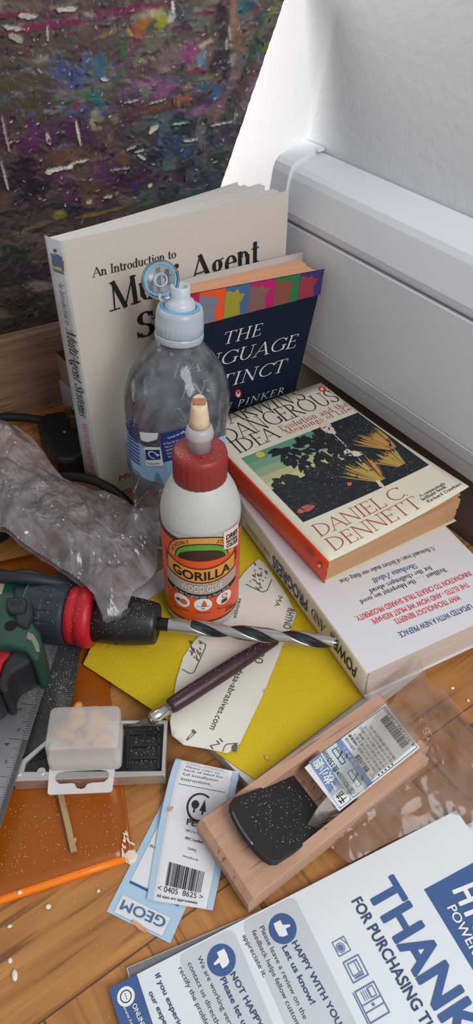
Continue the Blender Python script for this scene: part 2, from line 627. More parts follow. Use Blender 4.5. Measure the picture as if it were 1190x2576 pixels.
# a small roman face with serifs, drawn from strokes: (l)ine, (a)rc, (s)erif; K thick, k thin
_XH = 0.64
_G = {
    'A': (.8, 'l.04,0,.4,1,k l.4,1,.76,0,K l.17,.36,.6,.36,k s.04,0 s.76,0'),
    'B': (.68, 'l.16,0,.16,1,K a.2,.75,.3,.25,-90,90 a.2,.26,.38,.26,-90,90 l.08,1,.2,1,k l.08,0,.2,0,k l.16,.5,.25,.5,k'),
    'C': (.8, 'a.5,.5,.44,.5,40,320 l.83,.97,.83,.72,k'),
    'D': (.86, 'l.16,0,.16,1,K a.2,.5,.58,.5,-90,90 l.06,1,.22,1,k l.06,0,.22,0,k'),
    'E': (.64, 'l.16,0,.16,1,K l.06,1,.54,1,k l.16,.52,.46,.52,k l.06,0,.58,0,k l.54,1,.54,.84,k l.58,0,.58,.18,k l.46,.6,.46,.44,k'),
    'F': (.6, 'l.16,0,.16,1,K l.06,1,.54,1,k l.16,.52,.46,.52,k l.54,1,.54,.84,k s.16,0 l.46,.6,.46,.44,k'),
    'G': (.86, 'a.5,.5,.44,.5,40,325 l.83,.97,.83,.72,k l.8,.08,.8,.42,K s.8,.42'),
    'H': (.88, 'l.16,0,.16,1,K l.72,0,.72,1,K l.16,.52,.72,.52,k s.16,0 s.16,1 s.72,0 s.72,1'),
    'I': (.34, 'l.17,0,.17,1,K s.17,0 s.17,1'),
    'J': (.36, 'l.2,-.05,.2,1,K s.2,1 a.08,-.05,.12,.18,-90,0'),
    'K': (.8, 'l.16,0,.16,1,K l.18,.42,.66,1,k l.32,.56,.74,0,K s.16,0 s.16,1 s.64,1 s.74,0'),
    'L': (.6, 'l.16,0,.16,1,K s.16,1 l.06,0,.56,0,k l.56,0,.56,.2,k'),
    'M': (1.0, 'l.12,0,.16,1,k l.16,1,.5,0,K l.5,0,.84,1,k l.84,1,.88,0,K s.12,0 s.88,0 l.06,1,.16,1,k l.84,1,.95,1,k'),
    'N': (.88, 'l.14,0,.14,1,k l.14,1,.74,0,K l.74,0,.74,1,k s.14,0 s.74,1 l.04,1,.14,1,k'),
    'O': (.96, 'a.48,.5,.43,.5,0,360'),
    'P': (.64, 'l.16,0,.16,1,K a.2,.73,.36,.27,-90,90 s.16,0 l.06,1,.2,1,k'),
    'R': (.74, 'l.16,0,.16,1,K a.2,.75,.32,.25,-90,90 s.16,0 l.06,1,.2,1,k l.3,.5,.72,0,K'),
    'S': (.58, 'a.3,.75,.2,.25,20,270 a.28,.25,.23,.25,-160,90 l.49,.95,.49,.76,k l.06,.06,.06,.26,k'),
    'T': (.72, 'l.36,0,.36,1,K l.02,1,.7,1,k l.02,1,.02,.82,k l.7,1,.7,.82,k s.36,0'),
    'U': (.86, 'l.16,1,.16,.3,K a.44,.32,.28,.32,180,360 l.72,.3,.72,1,k s.16,1 s.72,1'),
    'V': (.8, 'l.06,1,.42,0,K l.42,0,.76,1,k s.06,1 s.76,1'),
    'W': (1.15, 'l.05,1,.34,0,K l.34,0,.58,1,k l.58,1,.84,0,K l.84,0,1.1,1,k s.05,1 s.58,1 s1.1,1'),
    'Y': (.76, 'l.06,1,.38,.46,K l.38,.46,.7,1,k l.38,0,.38,.48,K s.06,1 s.7,1 s.38,0'),
    'Z': (.7, 'l.06,1,.62,1,k l.62,1,.06,0,K l.06,0,.64,0,k'),
    'a': (.5, 'l.36,.02,.36,.46,K a.2,.46,.16,.18,0,160 a.2,.17,.15,.17,0,360 l.36,0,.46,.03,k'),
    'b': (.56, 'l.13,0,.13,1,K a.3,.32,.2,.32,0,360 l.04,1,.13,1,k'),
    'c': (.48, 'a.28,.32,.22,.32,45,315'),
    'd': (.58, 'l.43,0,.43,1,K a.26,.32,.2,.32,0,360 l.34,1,.43,1,k l.43,0,.52,.02,k'),
    'e': (.5, 'a.27,.32,.21,.32,0,320 l.06,.36,.48,.36,k'),
    'f': (.34, 'l.15,0,.15,.8,K a.29,.8,.14,.2,60,180 l.02,.62,.32,.62,k s.15,0'),
    'g': (.52, 'a.25,.42,.17,.22,0,360 a.26,-.12,.2,.16,0,360 l.12,.2,.14,.06,k l.14,.04,.4,.02,K l.38,.6,.5,.64,k'),
    'h': (.6, 'l.13,0,.13,1,K a.29,.42,.16,.22,0,180 l.45,0,.45,.44,K s.13,0 s.45,0 l.04,1,.13,1,k'),
    'i': (.28, 'l.14,0,.14,.64,K s.14,0 l.05,.64,.14,.64,k d.14,.88'),
    'j': (.26, 'l.14,-.1,.14,.64,K l.05,.64,.14,.64,k d.14,.88'),
    'k': (.56, 'l.13,0,.13,1,K l.15,.26,.44,.64,k l.24,.38,.5,0,K s.13,0 s.5,0 l.04,1,.13,1,k'),
    'l': (.28, 'l.14,0,.14,1,K s.14,0 l.05,1,.14,1,k'),
    'm': (.9, 'l.13,0,.13,.64,K a.28,.42,.15,.22,0,180 l.43,0,.43,.44,K a.58,.42,.15,.22,0,180 l.73,0,.73,.44,K s.13,0 s.43,0 s.73,0 l.04,.64,.13,.64,k'),
    'n': (.6, 'l.13,0,.13,.64,K a.29,.42,.16,.22,0,180 l.45,0,.45,.44,K s.13,0 s.45,0 l.04,.64,.13,.64,k'),
    'o': (.54, 'a.27,.32,.22,.32,0,360'),
    'p': (.58, 'l.13,-.28,.13,.64,K a.32,.32,.2,.32,0,360 s.13,-.28 l.04,.64,.13,.64,k'),
    'r': (.4, 'l.13,0,.13,.64,K a.28,.44,.14,.2,50,170 s.13,0 l.04,.64,.13,.64,k'),
    's': (.42, 'a.21,.47,.13,.17,20,270 a.2,.17,.15,.17,-160,90'),
    't': (.36, 'l.15,.1,.15,.84,K a.26,.14,.11,.14,180,320 l.02,.63,.3,.63,k'),
    'u': (.6, 'l.13,.2,.13,.64,K a.29,.2,.16,.2,180,360 l.45,0,.45,.64,K l.04,.64,.13,.64,k l.36,.64,.45,.64,k'),
    'v': (.52, 'l.06,.64,.27,0,K l.27,0,.46,.64,k s.06,.64 s.46,.64'),
    'w': (.78, 'l.06,.64,.24,0,K l.24,0,.4,.64,k l.4,.64,.56,0,K l.56,0,.72,.64,k s.06,.64 s.72,.64'),
    'y': (.52, 'l.06,.64,.27,0,K l.46,.64,.18,-.26,k s.06,.64 s.46,.64'),
    '.': (.24, 'd.12,.05'), ',': (.24, 'd.12,.05 l.14,.03,.09,-.12,k'),
    "'": (.22, 'd.1,.93 l.12,.92,.07,.76,k'), '-': (.36, 'l.06,.3,.3,.3,k'), ' ': (.34, ''),
}


def serif(t, size, K=.12, k=.045, align='L', track=0.0, shear=0.0, cond=1.0):
    gs = []
    x = 0.0
    for ch in t:
        adv, spec = _G.get(ch, _G[' '])
        for tok in spec.split():
            a = tok[1:].split(',')
            if tok[0] == 'l':
                g = l2([(float(a[0]), float(a[1])), (float(a[2]), float(a[3]))], K if a[4] == 'K' else k)
            elif tok[0] == 'a':
                ax_, ay_, rx, ry, a0, a1 = (float(q) for q in a)
                v, f = [], []
                n = max(6, int(abs(a1 - a0) / 15))
                for i in range(n + 1):
                    th = math.radians(lerp(a0, a1, i / n))
                    c, s = math.cos(th), math.sin(th)
                    w = k + (K - k) * abs(c) ** 1.2
                    v += [(ax_ + (rx - w * .75) * c, ay_ + (ry - w * .75) * s), (ax_ + (rx + w * .25) * c, ay_ + (ry + w * .25) * s)]
                for i in range(n):
                    f.append((2 * i, 2 * i + 1, 2 * i + 3, 2 * i + 2))
                g = (v, f)
            elif tok[0] == 's':
                q = .06 + K * .7
                g = l2([(float(a[0]) - q, float(a[1])), (float(a[0]) + q, float(a[1]))], k)
            else:
                g = d2(float(a[0]), float(a[1]), K * .62, n=10)
            gs.append(mv(g, x, 0))
        x += adv + track + (K - .12) * .5
    if not gs:
        return [], []
    g = join(*gs)
    sh = {'L': 0, 'C': -x / 2, 'R': -x}[align]
    return [((px + sh + py * shear) * size * cond, py * size) for px, py in g[0]], g[1]


class Sheet:
    """a printed plane: local (x, y) to the room; h lifts the ink off the paper"""

    def __init__(s, O, ex, ey, n=None):
        s.O, s.ex, s.ey = V(O), V(ex), V(ey)
        s.n = (n if n is not None else s.ex.cross(s.ey)).normalized()

    def __call__(s, x, y, h=0.0):
        return s.O + s.ex * x + s.ey * y + s.n * h


def ink(T, name, sheet, g2, m, h=0.00012, parent=None, label=None, maxlen=None):
    """print 2D shapes on a sheet as one part"""
    vs, fs = g2
    if not vs:
        return None
    if maxlen:                                   # split long pieces so they can bend with the sheet
        bm = bmesh.new()
        bv = [bm.verts.new((x, y, 0)) for x, y in vs]
        for f in fs:
            try:
                bm.faces.new([bv[i] for i in f])
            except ValueError:
                pass
        bmesh.ops.triangulate(bm, faces=bm.faces)
        for _ in range(6):
            es = [e for e in bm.edges if e.calc_length() > maxlen]
            if not es:
                break
            bmesh.ops.subdivide_edges(bm, edges=es, cuts=1)
            bmesh.ops.triangulate(bm, faces=bm.faces)
        bm.verts.index_update()
        vs = [(v.co.x, v.co.y) for v in bm.verts]
        fs = [tuple(v.index for v in f.verts) for f in bm.faces]
        bm.free()
    v3 = [sheet(x, y, h) for x, y in vs]
    return T.part(name, (v3, fs), m, parent=parent, label=label, fix=False)


def barcode(x, y, w, h, seed, n=30):
    rnd = random.Random(seed)
    gs, t = [], 0.0
    ws = [(rnd.choice((1, 1, 2, 3)), rnd.choice((1, 1, 2))) for _ in range(n)]
    tot = sum(a + b for a, b in ws)
    for a, b in ws:
        gs.append(r2(x + t / tot * w, y, a / tot * w, h))
        t += a + b
    return join(*gs)


INK = mat('black_ink', (26, 26, 32), .6, var=.02)
WHITE_INK = mat('white_ink', (226, 226, 224), .6, var=.02)


def islands(vs, fs, stepm=4e-6):
    """overprinted pieces must not share a plane: lift each loose piece by a hair of its own"""
    n = len(vs)
    par = list(range(n))

    def find(i):
        while par[i] != i:
            par[i] = par[par[i]]
            i = par[i]
        return i
    for f in fs:
        r = find(f[0])
        for i in f[1:]:
            q = find(i)
            if q != r:
                par[q] = r
    nrm, ids = {}, {}
    for f in fs:
        r = find(f[0])
        if len(f) >= 3:
            a, b, c = V(vs[f[0]]), V(vs[f[1]]), V(vs[f[2]])
            w = (b - a).cross(c - a)
            if (CAM_C - a).dot(w) < 0:
                w = -w
            nrm[r] = nrm.get(r, V()) + w
    for i, r in enumerate(nrm):
        ids[r] = i % 31
        nrm[r] = nrm[r].normalized()
    out = []
    for i, p in enumerate(vs):
        r = find(i)
        out.append(V(p) + nrm[r] * (ids[r] * stepm) if r in nrm else V(p))
    return out, fs

# ================================================================== the setting
WD = V((-0.6087, 0.7934, 0))        # along the right-hand wall, away from the camera
WN = V((0.7934, 0.6087, 0))         # into the right-hand wall


def W(n, al, z):
    return WN * n + WD * al + Z(z)


SEAM = V((math.cos(math.radians(35.8)), math.sin(math.radians(35.8)), 0))
oak = grain_mat('oak_boards', (188, 130, 71), (142, 93, 50), SEAM, rough=.42, freq=(9, 95), contrast=(.3, .72),
                across_seam=at(397, 2355).dot(SEAM.cross(V((0, 0, 1))).normalized()))
table = Thing('table', 'honey brown oak table top under all the books and tools', 'table', (0, 0.2, -0.03))
tp = [W(-.75, -.45, -.03), W(.419, -.45, -.03), W(.419, .52, -.03), W(.30, .66, -.03), W(.05, .92, -.03), W(-.75, .92, -.03)]
tb = table.part('tabletop', prism(tp, Z(.03)), oak)
# the grain follows the table, whatever the origin of the mesh
tb.data.transform(Matrix.Translation(table.base))
tb.location = -table.base

plaster = mat('white_painted_plaster', (206, 209, 212), .8, var=.03, scale=14, bump=1.0, bscale=140)
plaster2 = mat('white_brushed_paint', (216, 216, 220), .75, var=.03, scale=20)
nt = plaster2.node_tree
tc = nt.nodes['Texture Coordinate']
mp = nt.nodes.new('ShaderNodeMapping')
mp.inputs['Scale'].default_value = (260, 260, 12)
nz = nt.nodes.new('ShaderNodeTexNoise')
nz.inputs['Detail'].default_value = 3
bp = nt.nodes.new('ShaderNodeBump')
bp.inputs['Strength'].default_value = .25
bp.inputs['Distance'].default_value = .0006
nt.links.new(tc.outputs['Object'], mp.inputs[0])
nt.links.new(mp.outputs[0], nz.inputs['Vector'])
nt.links.new(nz.outputs['Fac'], bp.inputs['Height'])
nt.links.new(bp.outputs['Normal'], nt.nodes['Principled BSDF'].inputs['Normal'])


def corner(z):
    return .528 - .22 * (z - .236)


zs = [-.03, .1, .2, .3, .45, .7, 1.1]
wv, wf = [], []
for z in zs:
    wv += [W(.45, -.6, z), W(.45, corner(z) - .03, z)]
for i in range(len(zs) - 1):
    wf.append((2 * i, 2 * i + 1, 2 * i + 3, 2 * i + 2))
wr = single('wall_right', (wv, wf), plaster, None, None, kind='structure', smooth=True, solid=0)
# below the trunking a plain boxed-in wall face; the gap's shade is put into its brown
boxing = single('wall_boxing', slab(W(.4225, -.6, -.03), WD * (corner(.1) + .6 - .03), WN * .027, Z(.1)), mat('gap_shade_brown', (108, 92, 88), .7), None, None, kind='structure')
# the window reveal turns away from the wall on a rounded arris
rv, rf = [], []
nn_ = 12
for z in zs:
    c0 = corner(z) - .03
    for i in range(nn_ + 1):
        a = math.radians(13) * i / nn_
        # arc of radius .04 tangent to the wall, then straight on
        rv.append(W(.45 - .04 * (1 - math.cos(a)), c0 + .04 * math.sin(a), z))
    a = math.radians(13)
    e = rv[-1]
    rv.append(e + (WD * math.cos(a) - WN * math.sin(a)) * .42)
for i in range(len(zs) - 1):
    for j in range(nn_ + 1):
        k = i * (nn_ + 2) + j
        rf.append((k, k + 1, k + nn_ + 3, k + nn_ + 2))
single('wall_back', (rv, rf), plaster2, None, None, kind='structure', smooth=True)

# white plastic trunking along the wall
upvc = mat('white_upvc', (214, 217, 222), .38, var=.02, scale=30)
lower = [(.4225, .0615), (.4195, .0605), (.4165, .062), (.4145, .078), (.4135, .0795), (.412, .0905), (.4125, .0915), (.412, .093), (.412, .1888), (.4126, .1897), (.4225, .1897)]
upper = [(.4225, .1905), (.4155, .1905), (.4115, .1935), (.4108, .2), (.4165, .2255), (.419, .2305), (.423, .2335), (.449, .2405), (.449, .1905)]


def extr(prof, a0, a1):
    return prism([W(n_, a0, z_) for n_, z_ in prof], WD * (a1 - a0))


tr = single('trim_1', extr(lower, -.6, .484), upvc, None, None, kind='structure', bevel=.0008)
for nm, pr_, a0, a1 in (('upper_lid', upper, -.6, .484),):
    o = link(nm, *extr(pr_, a0, a1), upvc, tr, tr.location)
    mods(o, bevel=.0018)
capp = [(.4225, .058), (.411, .058), (.409, .1), (.409, .195), (.4145, .2275), (.417, .2335), (.421, .2365), (.4492, .2445), (.4492, .058)]
o = link('end_cap', *extr(capp, .478, .5), upvc, tr, tr.location)
mods(o, bevel=.0009)
o = link('cap_clip', *slab(W(.442, .474, .2415), WN * .0065, WD * .005, Z(.003)), upvc, tr, tr.location)
mods(o, bevel=.0005)

# ================================================================== painting leaning behind everything
PP = V((-.176, .640, .087))
PH = V((math.cos(.1), math.sin(.1), 0))
PNRM = V((-PH.y, PH.x, 0))


def pst(px, py):
    q = onp(px, py, PP, PNRM) - PP
    return q.dot(PH), q.z


(sa, ta), (sb, tb_) = pst(715, 0), pst(565, 440)
sk = (sa - sb) / (ta - tb_)
T0, T1, S0 = -.0865, .275, -.28
NU, NV = 600, 440
rng = np.random.default_rng(7)
tt = np.linspace(T0, T1, NV)[:, None]
uu = np.linspace(0, 1, NU)[None, :]
SR = sb + sk * (tt - tb_)
SR = SR + .00015 * np.sin(tt * 190) + .00012 * np.sin(tt * 731 + 1)
S = S0 + (SR - S0) * uu
TT = tt + 0 * uu
colr = np.zeros((NV, NU, 3))
hgt = np.zeros((NV, NU))


def snoise(scale, seed):
    r = np.random.default_rng(seed)
    out = np.zeros((NV, NU))
    amp = 1.0
    for o_ in range(4):
        f = scale * 2 ** o_
        gx, gy = int(.75 * f) + 3, int(.45 * f) + 3
        g = r.random((gy, gx))
        X = (S - S0) * f
        Y = (TT - T0) * f
        X = np.clip(X, 0, gx - 2.001)
        Y = np.clip(Y, 0, gy - 2.001)
        i, j = X.astype(int), Y.astype(int)
        fx, fy = X - i, Y - j
        fx, fy = fx * fx * (3 - 2 * fx), fy * fy * (3 - 2 * fy)
        out += amp * ((g[j, i] * (1 - fx) + g[j, i + 1] * fx) * (1 - fy) + (g[j + 1, i] * (1 - fx) + g[j + 1, i + 1] * fx) * fy)
        amp *= .5
    return out / 1.875


def L3(c):
    return np.array(lin(c)[:3])


n1, n2 = snoise(28, 1), snoise(60, 2)
base = L3((92, 82, 76))[None, None] * (.55 + .9 * n1[..., None])
tintp = np.clip((n2 - .45) * 5, 0, 1)[..., None]
colr[:] = base * (1 - .5 * tintp) + .5 * tintp * L3((70, 52, 76))
edge_noise = snoise(300, 5)
streak = snoise(420, 6)


def dab(s, t, ln, wd, ang, c, op=1.0, h=.0006, rag=.5, soft=3.5):
    """one touch of the brush: an elongated blot with ragged ends, bristle streaks and a raised rim"""
    R = max(ln, wd) * .75
    j0, j1 = np.searchsorted(tt[:, 0], [t - R, t + R])
    if j1 <= j0:
        return
    s_l = S0 + (SR[(j0 + j1) // 2 if (j0 + j1) // 2 < NV else NV - 1, 0] - S0)
    i0 = int(np.clip((s - R - .012 - S0) / (s_l - S0) * NU - 6, 0, NU))
    i1 = int(np.clip((s + R + .012 - S0) / (s_l - S0) * NU + 6, 0, NU))
    if i1 <= i0:
        return
    sl = np.s_[j0:j1, i0:i1]
    x, y = S[sl] - s, TT[sl] - t
    ca, sn = math.cos(ang), math.sin(ang)
    a, b = (x * ca + y * sn) / (ln / 2), (-x * sn + y * ca) / (wd / 2)
    r = np.sqrt(np.abs(a) ** 2.6 + np.abs(b) ** 2.2) + (edge_noise[sl] - .5) * rag * 1.6
    m = np.clip((1 - r) * soft, 0, 1) * op
    br = 1 + .5 * (np.sin(b * 9 + streak[sl] * 14) * .5) * .45
    cc = np.clip(L3(c)[None, None] * br[..., None], 0, 1)
    colr[sl] = colr[sl] * (1 - m[..., None]) + cc * m[..., None]
    rim = np.exp(-((r - .85) / .18) ** 2)
    hgt[sl] = hgt[sl] * (1 - m * .6) + m * h * (.5 + .35 * br) + rim * m * h * .7


def smear(n, amt, deg):
    """drag the wet paint along one direction"""
    global colr
    acc = np.zeros_like(colr)
    wsum = 0
    for i in range(-n, n + 1):
        w = 1 - abs(i) / (n + 1)
        acc += w * np.roll(np.roll(colr, int(round(i * math.cos(math.radians(deg)) * 1.4)), 1), int(round(i * math.sin(math.radians(deg)) * 1.4)), 0)
        wsum += w
    k = (amt * np.clip(.3 + 1.2 * streak, 0, 1))[..., None]
    colr = colr * (1 - k) + acc / wsum * k


def pd(px, py, lpx, wpx, deg, c, op=1.0, h=.0006, rag=.5, soft=3.5):
    s, t = pst(px, py)
    s2, t2 = pst(px + 20, py)
    k = math.hypot(s2 - s, t2 - t) / 20
    dab(s, t, lpx * k, wpx * k, math.radians(deg), c, op, h, rag, soft)


pal = {
    'tl': [(120, 50, 84), (96, 86, 82), (150, 142, 132), (70, 70, 66), (104, 70, 88), (110, 106, 84), (60, 58, 70)],
    'tr': [(150, 140, 118), (120, 96, 92), (92, 88, 80), (140, 70, 100), (70, 84, 96), (96, 110, 90), (52, 50, 62)],
    'ml': [(74, 88, 128), (90, 84, 66), (70, 110, 84), (116, 110, 100), (84, 70, 84), (56, 96, 120), (130, 120, 112)],
    'mr': [(142, 96, 136), (120, 112, 100), (84, 78, 90), (90, 52, 66), (64, 84, 110), (70, 90, 70), (112, 92, 82)],
    'bl': [(74, 40, 76), (96, 48, 96), (36, 32, 46), (86, 66, 56), (60, 40, 62), (40, 46, 62), (104, 84, 72)],
    'br': [(34, 38, 52), (62, 86, 78), (58, 44, 78), (70, 92, 104), (40, 60, 66), (98, 92, 86), (46, 34, 58)],
    'bb': [(84, 72, 66), (62, 54, 54), (96, 86, 78), (46, 60, 54), (70, 50, 66), (56, 52, 58), (110, 100, 88)],
}
for i in range(9000):
    px, py = rng.uniform(-900, 760), rng.uniform(-220, 900)
    q = 'bb' if py > 520 else (('tl' if px < 330 else 'tr') if py < 150 else (('ml' if px < 300 else 'mr') if py < 290 else ('bl' if px < 330 else 'br')))
    c = np.array(pal[q][rng.integers(7)]) * rng.uniform(.85, 1.45)
    big = rng.random() < .22
    L_ = rng.uniform(30, 85) if big else rng.uniform(7, 30)
    vert = rng.random() < (.45 if q in ('bl', 'br') else .22)
    ang = (80 + rng.normal(0, 14)) if vert else (12 + rng.normal(0, 20))
    pd(px, py, L_, L_ * rng.uniform(.2, .6), ang, tuple(np.clip(c, 0, 255)), rng.uniform(.35, .9), rng.uniform(.0001, .0008), .6, rng.uniform(1.0, 2.5))
smear(9, .9, 12)
smear(5, .6, 84)
for i in range(3200):
    px, py = rng.uniform(-900, 740), rng.uniform(-20, 860)
    q = 'bb' if py > 520 else (('tl' if px < 330 else 'tr') if py < 150 else (('ml' if px < 300 else 'mr') if py < 290 else ('bl' if px < 330 else 'br')))
    L_ = rng.uniform(8, 40)
    vert = rng.random() < (.5 if q in ('bl', 'br') else .25)
    pd(px, py, L_, L_ * rng.uniform(.15, .5), (80 + rng.normal(0, 14)) if vert else (12 + rng.normal(0, 22)), tuple(np.clip(np.array(pal[q][rng.integers(7)]) * rng.uniform(.75, 1.35), 0, 255)), rng.uniform(.5, .95), rng.uniform(.0003, .001), .9, 2.6)
# the strokes one can tell apart
for a in [
    (110, 66, 270, 20, 7, (134, 44, 92)), (330, 22, 240, 22, 8, (126, 44, 92)), (40, 35, 160, 16, 6, (128, 44, 84)), (520, 30, 90, 12, 6, (140, 50, 90)),
    (60, 205, 190, 46, 3, (92, 82, 62)), (70, 255, 170, 44, 6, (84, 74, 58)), (30, 160, 110, 30, 0, (96, 88, 72)),
    (150, 180, 60, 46, 30, (84, 96, 140)), (190, 200, 70, 60, 80, (78, 92, 140)), (250, 165, 66, 30, 84, (58, 112, 138)), (215, 155, 60, 24, 60, (92, 116, 152)),
    (310, 125, 60, 26, 76, (44, 112, 70)), (296, 205, 80, 22, 72, (74, 96, 78)), (345, 150, 40, 26, 60, (120, 126, 104)), (280, 110, 60, 22, 20, (92, 96, 86)),
    (405, 52, 50, 34, 62, (172, 174, 62)), (352, 72, 56, 34, 40, (176, 104, 62)), (368, 58, 40, 24, 40, (160, 120, 60)), (326, 80, 26, 10, -55, (184, 158, 44)), (270, 86, 90, 12, 18, (140, 128, 62)),
    (445, 70, 44, 18, 10, (96, 50, 92)), (432, 40, 30, 22, 84, (210, 206, 200)), (470, 65, 34, 18, -30, (74, 44, 70)),
    (470, 135, 60, 40, 40, (140, 70, 128)), (505, 145, 46, 28, 76, (110, 150, 162)), (420, 150, 100, 50, 30, (128, 112, 112)), (395, 100, 90, 40, 20, (124, 118, 100)),
    (500, 178, 60, 14, 10, (140, 44, 78)), (520, 195, 60, 14, 14, (130, 132, 84)), (415, 225, 70, 34, 30, (146, 92, 132)), (455, 250, 50, 26, 20, (164, 98, 70)), (370, 230, 36, 40, 80, (128, 128, 118)),
    (505, 250, 46, 34, 10, (70, 36, 66)), (545, 238, 34, 26, 80, (62, 108, 148)), (525, 258, 40, 22, 20, (50, 60, 96)),
    (240, 245, 34, 30, 80, (44, 116, 124)), (256, 256, 26, 16, 20, (40, 110, 130)), (220, 232, 24, 18, 70, (66, 122, 70)), (190, 265, 22, 26, 84, (144, 50, 74)), (140, 245, 20, 16, 20, (74, 120, 70)),
    (568, 100, 190, 34, 88, (38, 36, 54)), (556, 30, 90, 26, 84, (40, 36, 50)), (545, 150, 80, 30, 76, (46, 42, 60)), (575, 180, 60, 20, 70, (44, 40, 58)),
    (590, 60, 120, 30, 84, (150, 116, 96)), (585, 30, 60, 24, 86, (160, 130, 110)), (600, 110, 90, 30, 70, (132, 98, 84)), (590, 165, 60, 22, 60, (120, 88, 78)),
    (578, 85, 60, 8, -84, (206, 196, 180)), (586, 150, 44, 18, 78, (150, 152, 150)), (570, 110, 36, 9, 84, (196, 186, 172)),
    (610, 20, 50, 36, 60, (30, 120, 126)), (632, 14, 40, 22, 10, (36, 84, 96)), (650, 90, 190, 22, 74, (38, 92, 80)), (628, 150, 110, 20, 68, (46, 84, 72)), (680, 40, 90, 16, 66, (118, 122, 52)), (668, 120, 30, 16, 50, (112, 118, 46)), (664, 70, 60, 18, 66, (110, 108, 96)),
    (600, 230, 120, 40, 60, (58, 60, 62)), (620, 190, 110, 24, 66, (92, 76, 66)), (585, 290, 60, 44, 20, (66, 78, 72)), (590, 300, 34, 24, 50, (96, 108, 98)),
    (55, 370, 60, 60, 84, (92, 46, 92)), (85, 340, 60, 40, 86, (110, 52, 108)), (128, 335, 60, 50, 86, (96, 56, 94)), (20, 360, 40, 60, 86, (64, 40, 66)), (180, 320, 60, 40, 80, (88, 46, 84)),
    (150, 392, 84, 44, 8, (116, 82, 62)), (185, 388, 50, 36, 6, (122, 90, 70)), (158, 372, 60, 16, 14, (96, 90, 116)),
    (60, 440, 110, 80, 84, (30, 30, 44)), (85, 470, 90, 60, 10, (32, 34, 52)), (20, 460, 40, 90, 86, (44, 34, 48)),
    (225, 340, 60, 44, 80, (84, 62, 90)), (235, 300, 60, 20, 76, (164, 156, 132)), (243, 325, 36, 12, 10, (140, 130, 112)), (290, 300, 40, 26, 40, (128, 132, 112)), (250, 300, 28, 30, 60, (150, 140, 120)),
    (330, 285, 90, 34, 30, (92, 62, 66)), (400, 270, 90, 30, 8, (112, 78, 60)), (350, 320, 80, 26, 14, (96, 100, 96)), (345, 375, 70, 20, 20, (44, 34, 46)), (310, 400, 40, 40, 60, (122, 92, 66)), (285, 420, 40, 60, 80, (92, 62, 80)),
    (440, 360, 90, 60, 80, (58, 78, 108)), (405, 400, 60, 50, 70, (50, 46, 80)), (450, 300, 60, 40, 40, (34, 50, 58)), (470, 320, 60, 50, 60, (30, 50, 56)), (505, 340, 70, 30, 84, (112, 114, 116)), (470, 385, 30, 18, 50, (54, 104, 150)),
    (420, 415, 56, 34, 6, (92, 118, 112)), (430, 395, 50, 16, -20, (78, 104, 96)), (480, 440, 40, 30, 60, (92, 98, 106)), (545, 400, 60, 50, 84, (48, 66, 64)), (520, 420, 30, 40, 84, (84, 92, 88)),
    (320, 455, 90, 40, 4, (66, 44, 70)), (360, 440, 50, 40, 70, (84, 46, 80)), (240, 470, 110, 34, 6, (92, 68, 60)), (180, 490, 60, 30, 10, (106, 62, 86)), (345, 470, 40, 30, 60, (72, 56, 104)),
    (150, 515, 120, 12, -4, (34, 54, 56)), (205, 525, 110, 14, -5, (32, 46, 56)), (180, 530, 16, 30, 86, (34, 40, 66)), (255, 535, 120, 10, 12, (140, 126, 44)), (150, 545, 46, 26, 30, (136, 126, 60)), (152, 535, 14, 22, 86, (150, 138, 62)), (90, 570, 130, 12, 18, (112, 106, 78)),
    (315, 505, 60, 28, -6, (112, 104, 100)), (90, 600, 30, 110, 84, (110, 96, 96)), (40, 640, 60, 90, 84, (40, 62, 52)), (20, 700, 60, 120, 86, (46, 58, 52)), (80, 680, 50, 120, 84, (58, 48, 66)), (60, 760, 120, 50, 10, (62, 54, 52)), (100, 720, 30, 80, 84, (150, 142, 136)),
]:
    pd(*a, op=.8, h=.0007, rag=.9, soft=2.2)
smear(3, .4, 10)
for a in [  # thick ridges of nearly white paint
    (152, 424, 76, 10, 6, (214, 208, 190)), (180, 414, 26, 9, 26, (216, 210, 194)), (124, 432, 26, 12, 4, (222, 216, 200)), (196, 330, 8, 60, 4, (206, 200, 182)), (122, 350, 12, 30, 4, (200, 190, 170)),
    (30, 70, 60, 12, -10, (190, 184, 178)), (70, 40, 50, 14, -6, (196, 192, 188)), (170, 24, 60, 12, 2, (204, 200, 196)), (40, 95, 36, 20, -30, (178, 172, 166)), (120, 85, 40, 8, 84, (190, 184, 176)),
    (385, 325, 40, 14, 36, (210, 200, 180)), (350, 380, 34, 7, 16, (190, 196, 190)), (330, 372, 30, 6, 20, (170, 176, 172)), (356, 395, 30, 8, -30, (190, 186, 160)), (205, 405, 40, 8, 10, (200, 192, 172)),
    (378, 466, 16, 11, 30, (204, 196, 176)), (272, 495, 30, 8, 8, (204, 190, 158)), (292, 488, 14, 9, 20, (120, 112, 100)), (224, 508, 16, 12, 20, (190, 172, 136)), (560, 310, 60, 6, 10, (176, 182, 178)), (590, 295, 36, 5, 84, (140, 150, 140)),
    (263, 200, 10, 26, 76, (190, 200, 206)), (450, 310, 50, 6, 6, (170, 180, 176)), (395, 255, 60, 5, 14, (170, 160, 150)), (15, 340, 8, 100, 2, (168, 158, 150)), (12, 440, 8, 90, 4, (180, 172, 168)), (330, 255, 40, 5, 10, (176, 168, 156)),
    (435, 20, 10, 30, 2, (216, 214, 206)), (300, 425, 60, 5, 6, (150, 156, 150)), (480, 352, 50, 6, 4, (176, 176, 172)),
]:
    pd(*a, op=1, h=.0024, rag=.55)
for i in range(230):
    px, py = rng.uniform(0, 700), rng.uniform(0, 520)
    pd(px, py, rng.uniform(3, 14), rng.uniform(1.5, 4), rng.normal(20, 40), tuple(rng.uniform(140, 210) * np.array((1, .98, .94))), .9, .0016, .8)
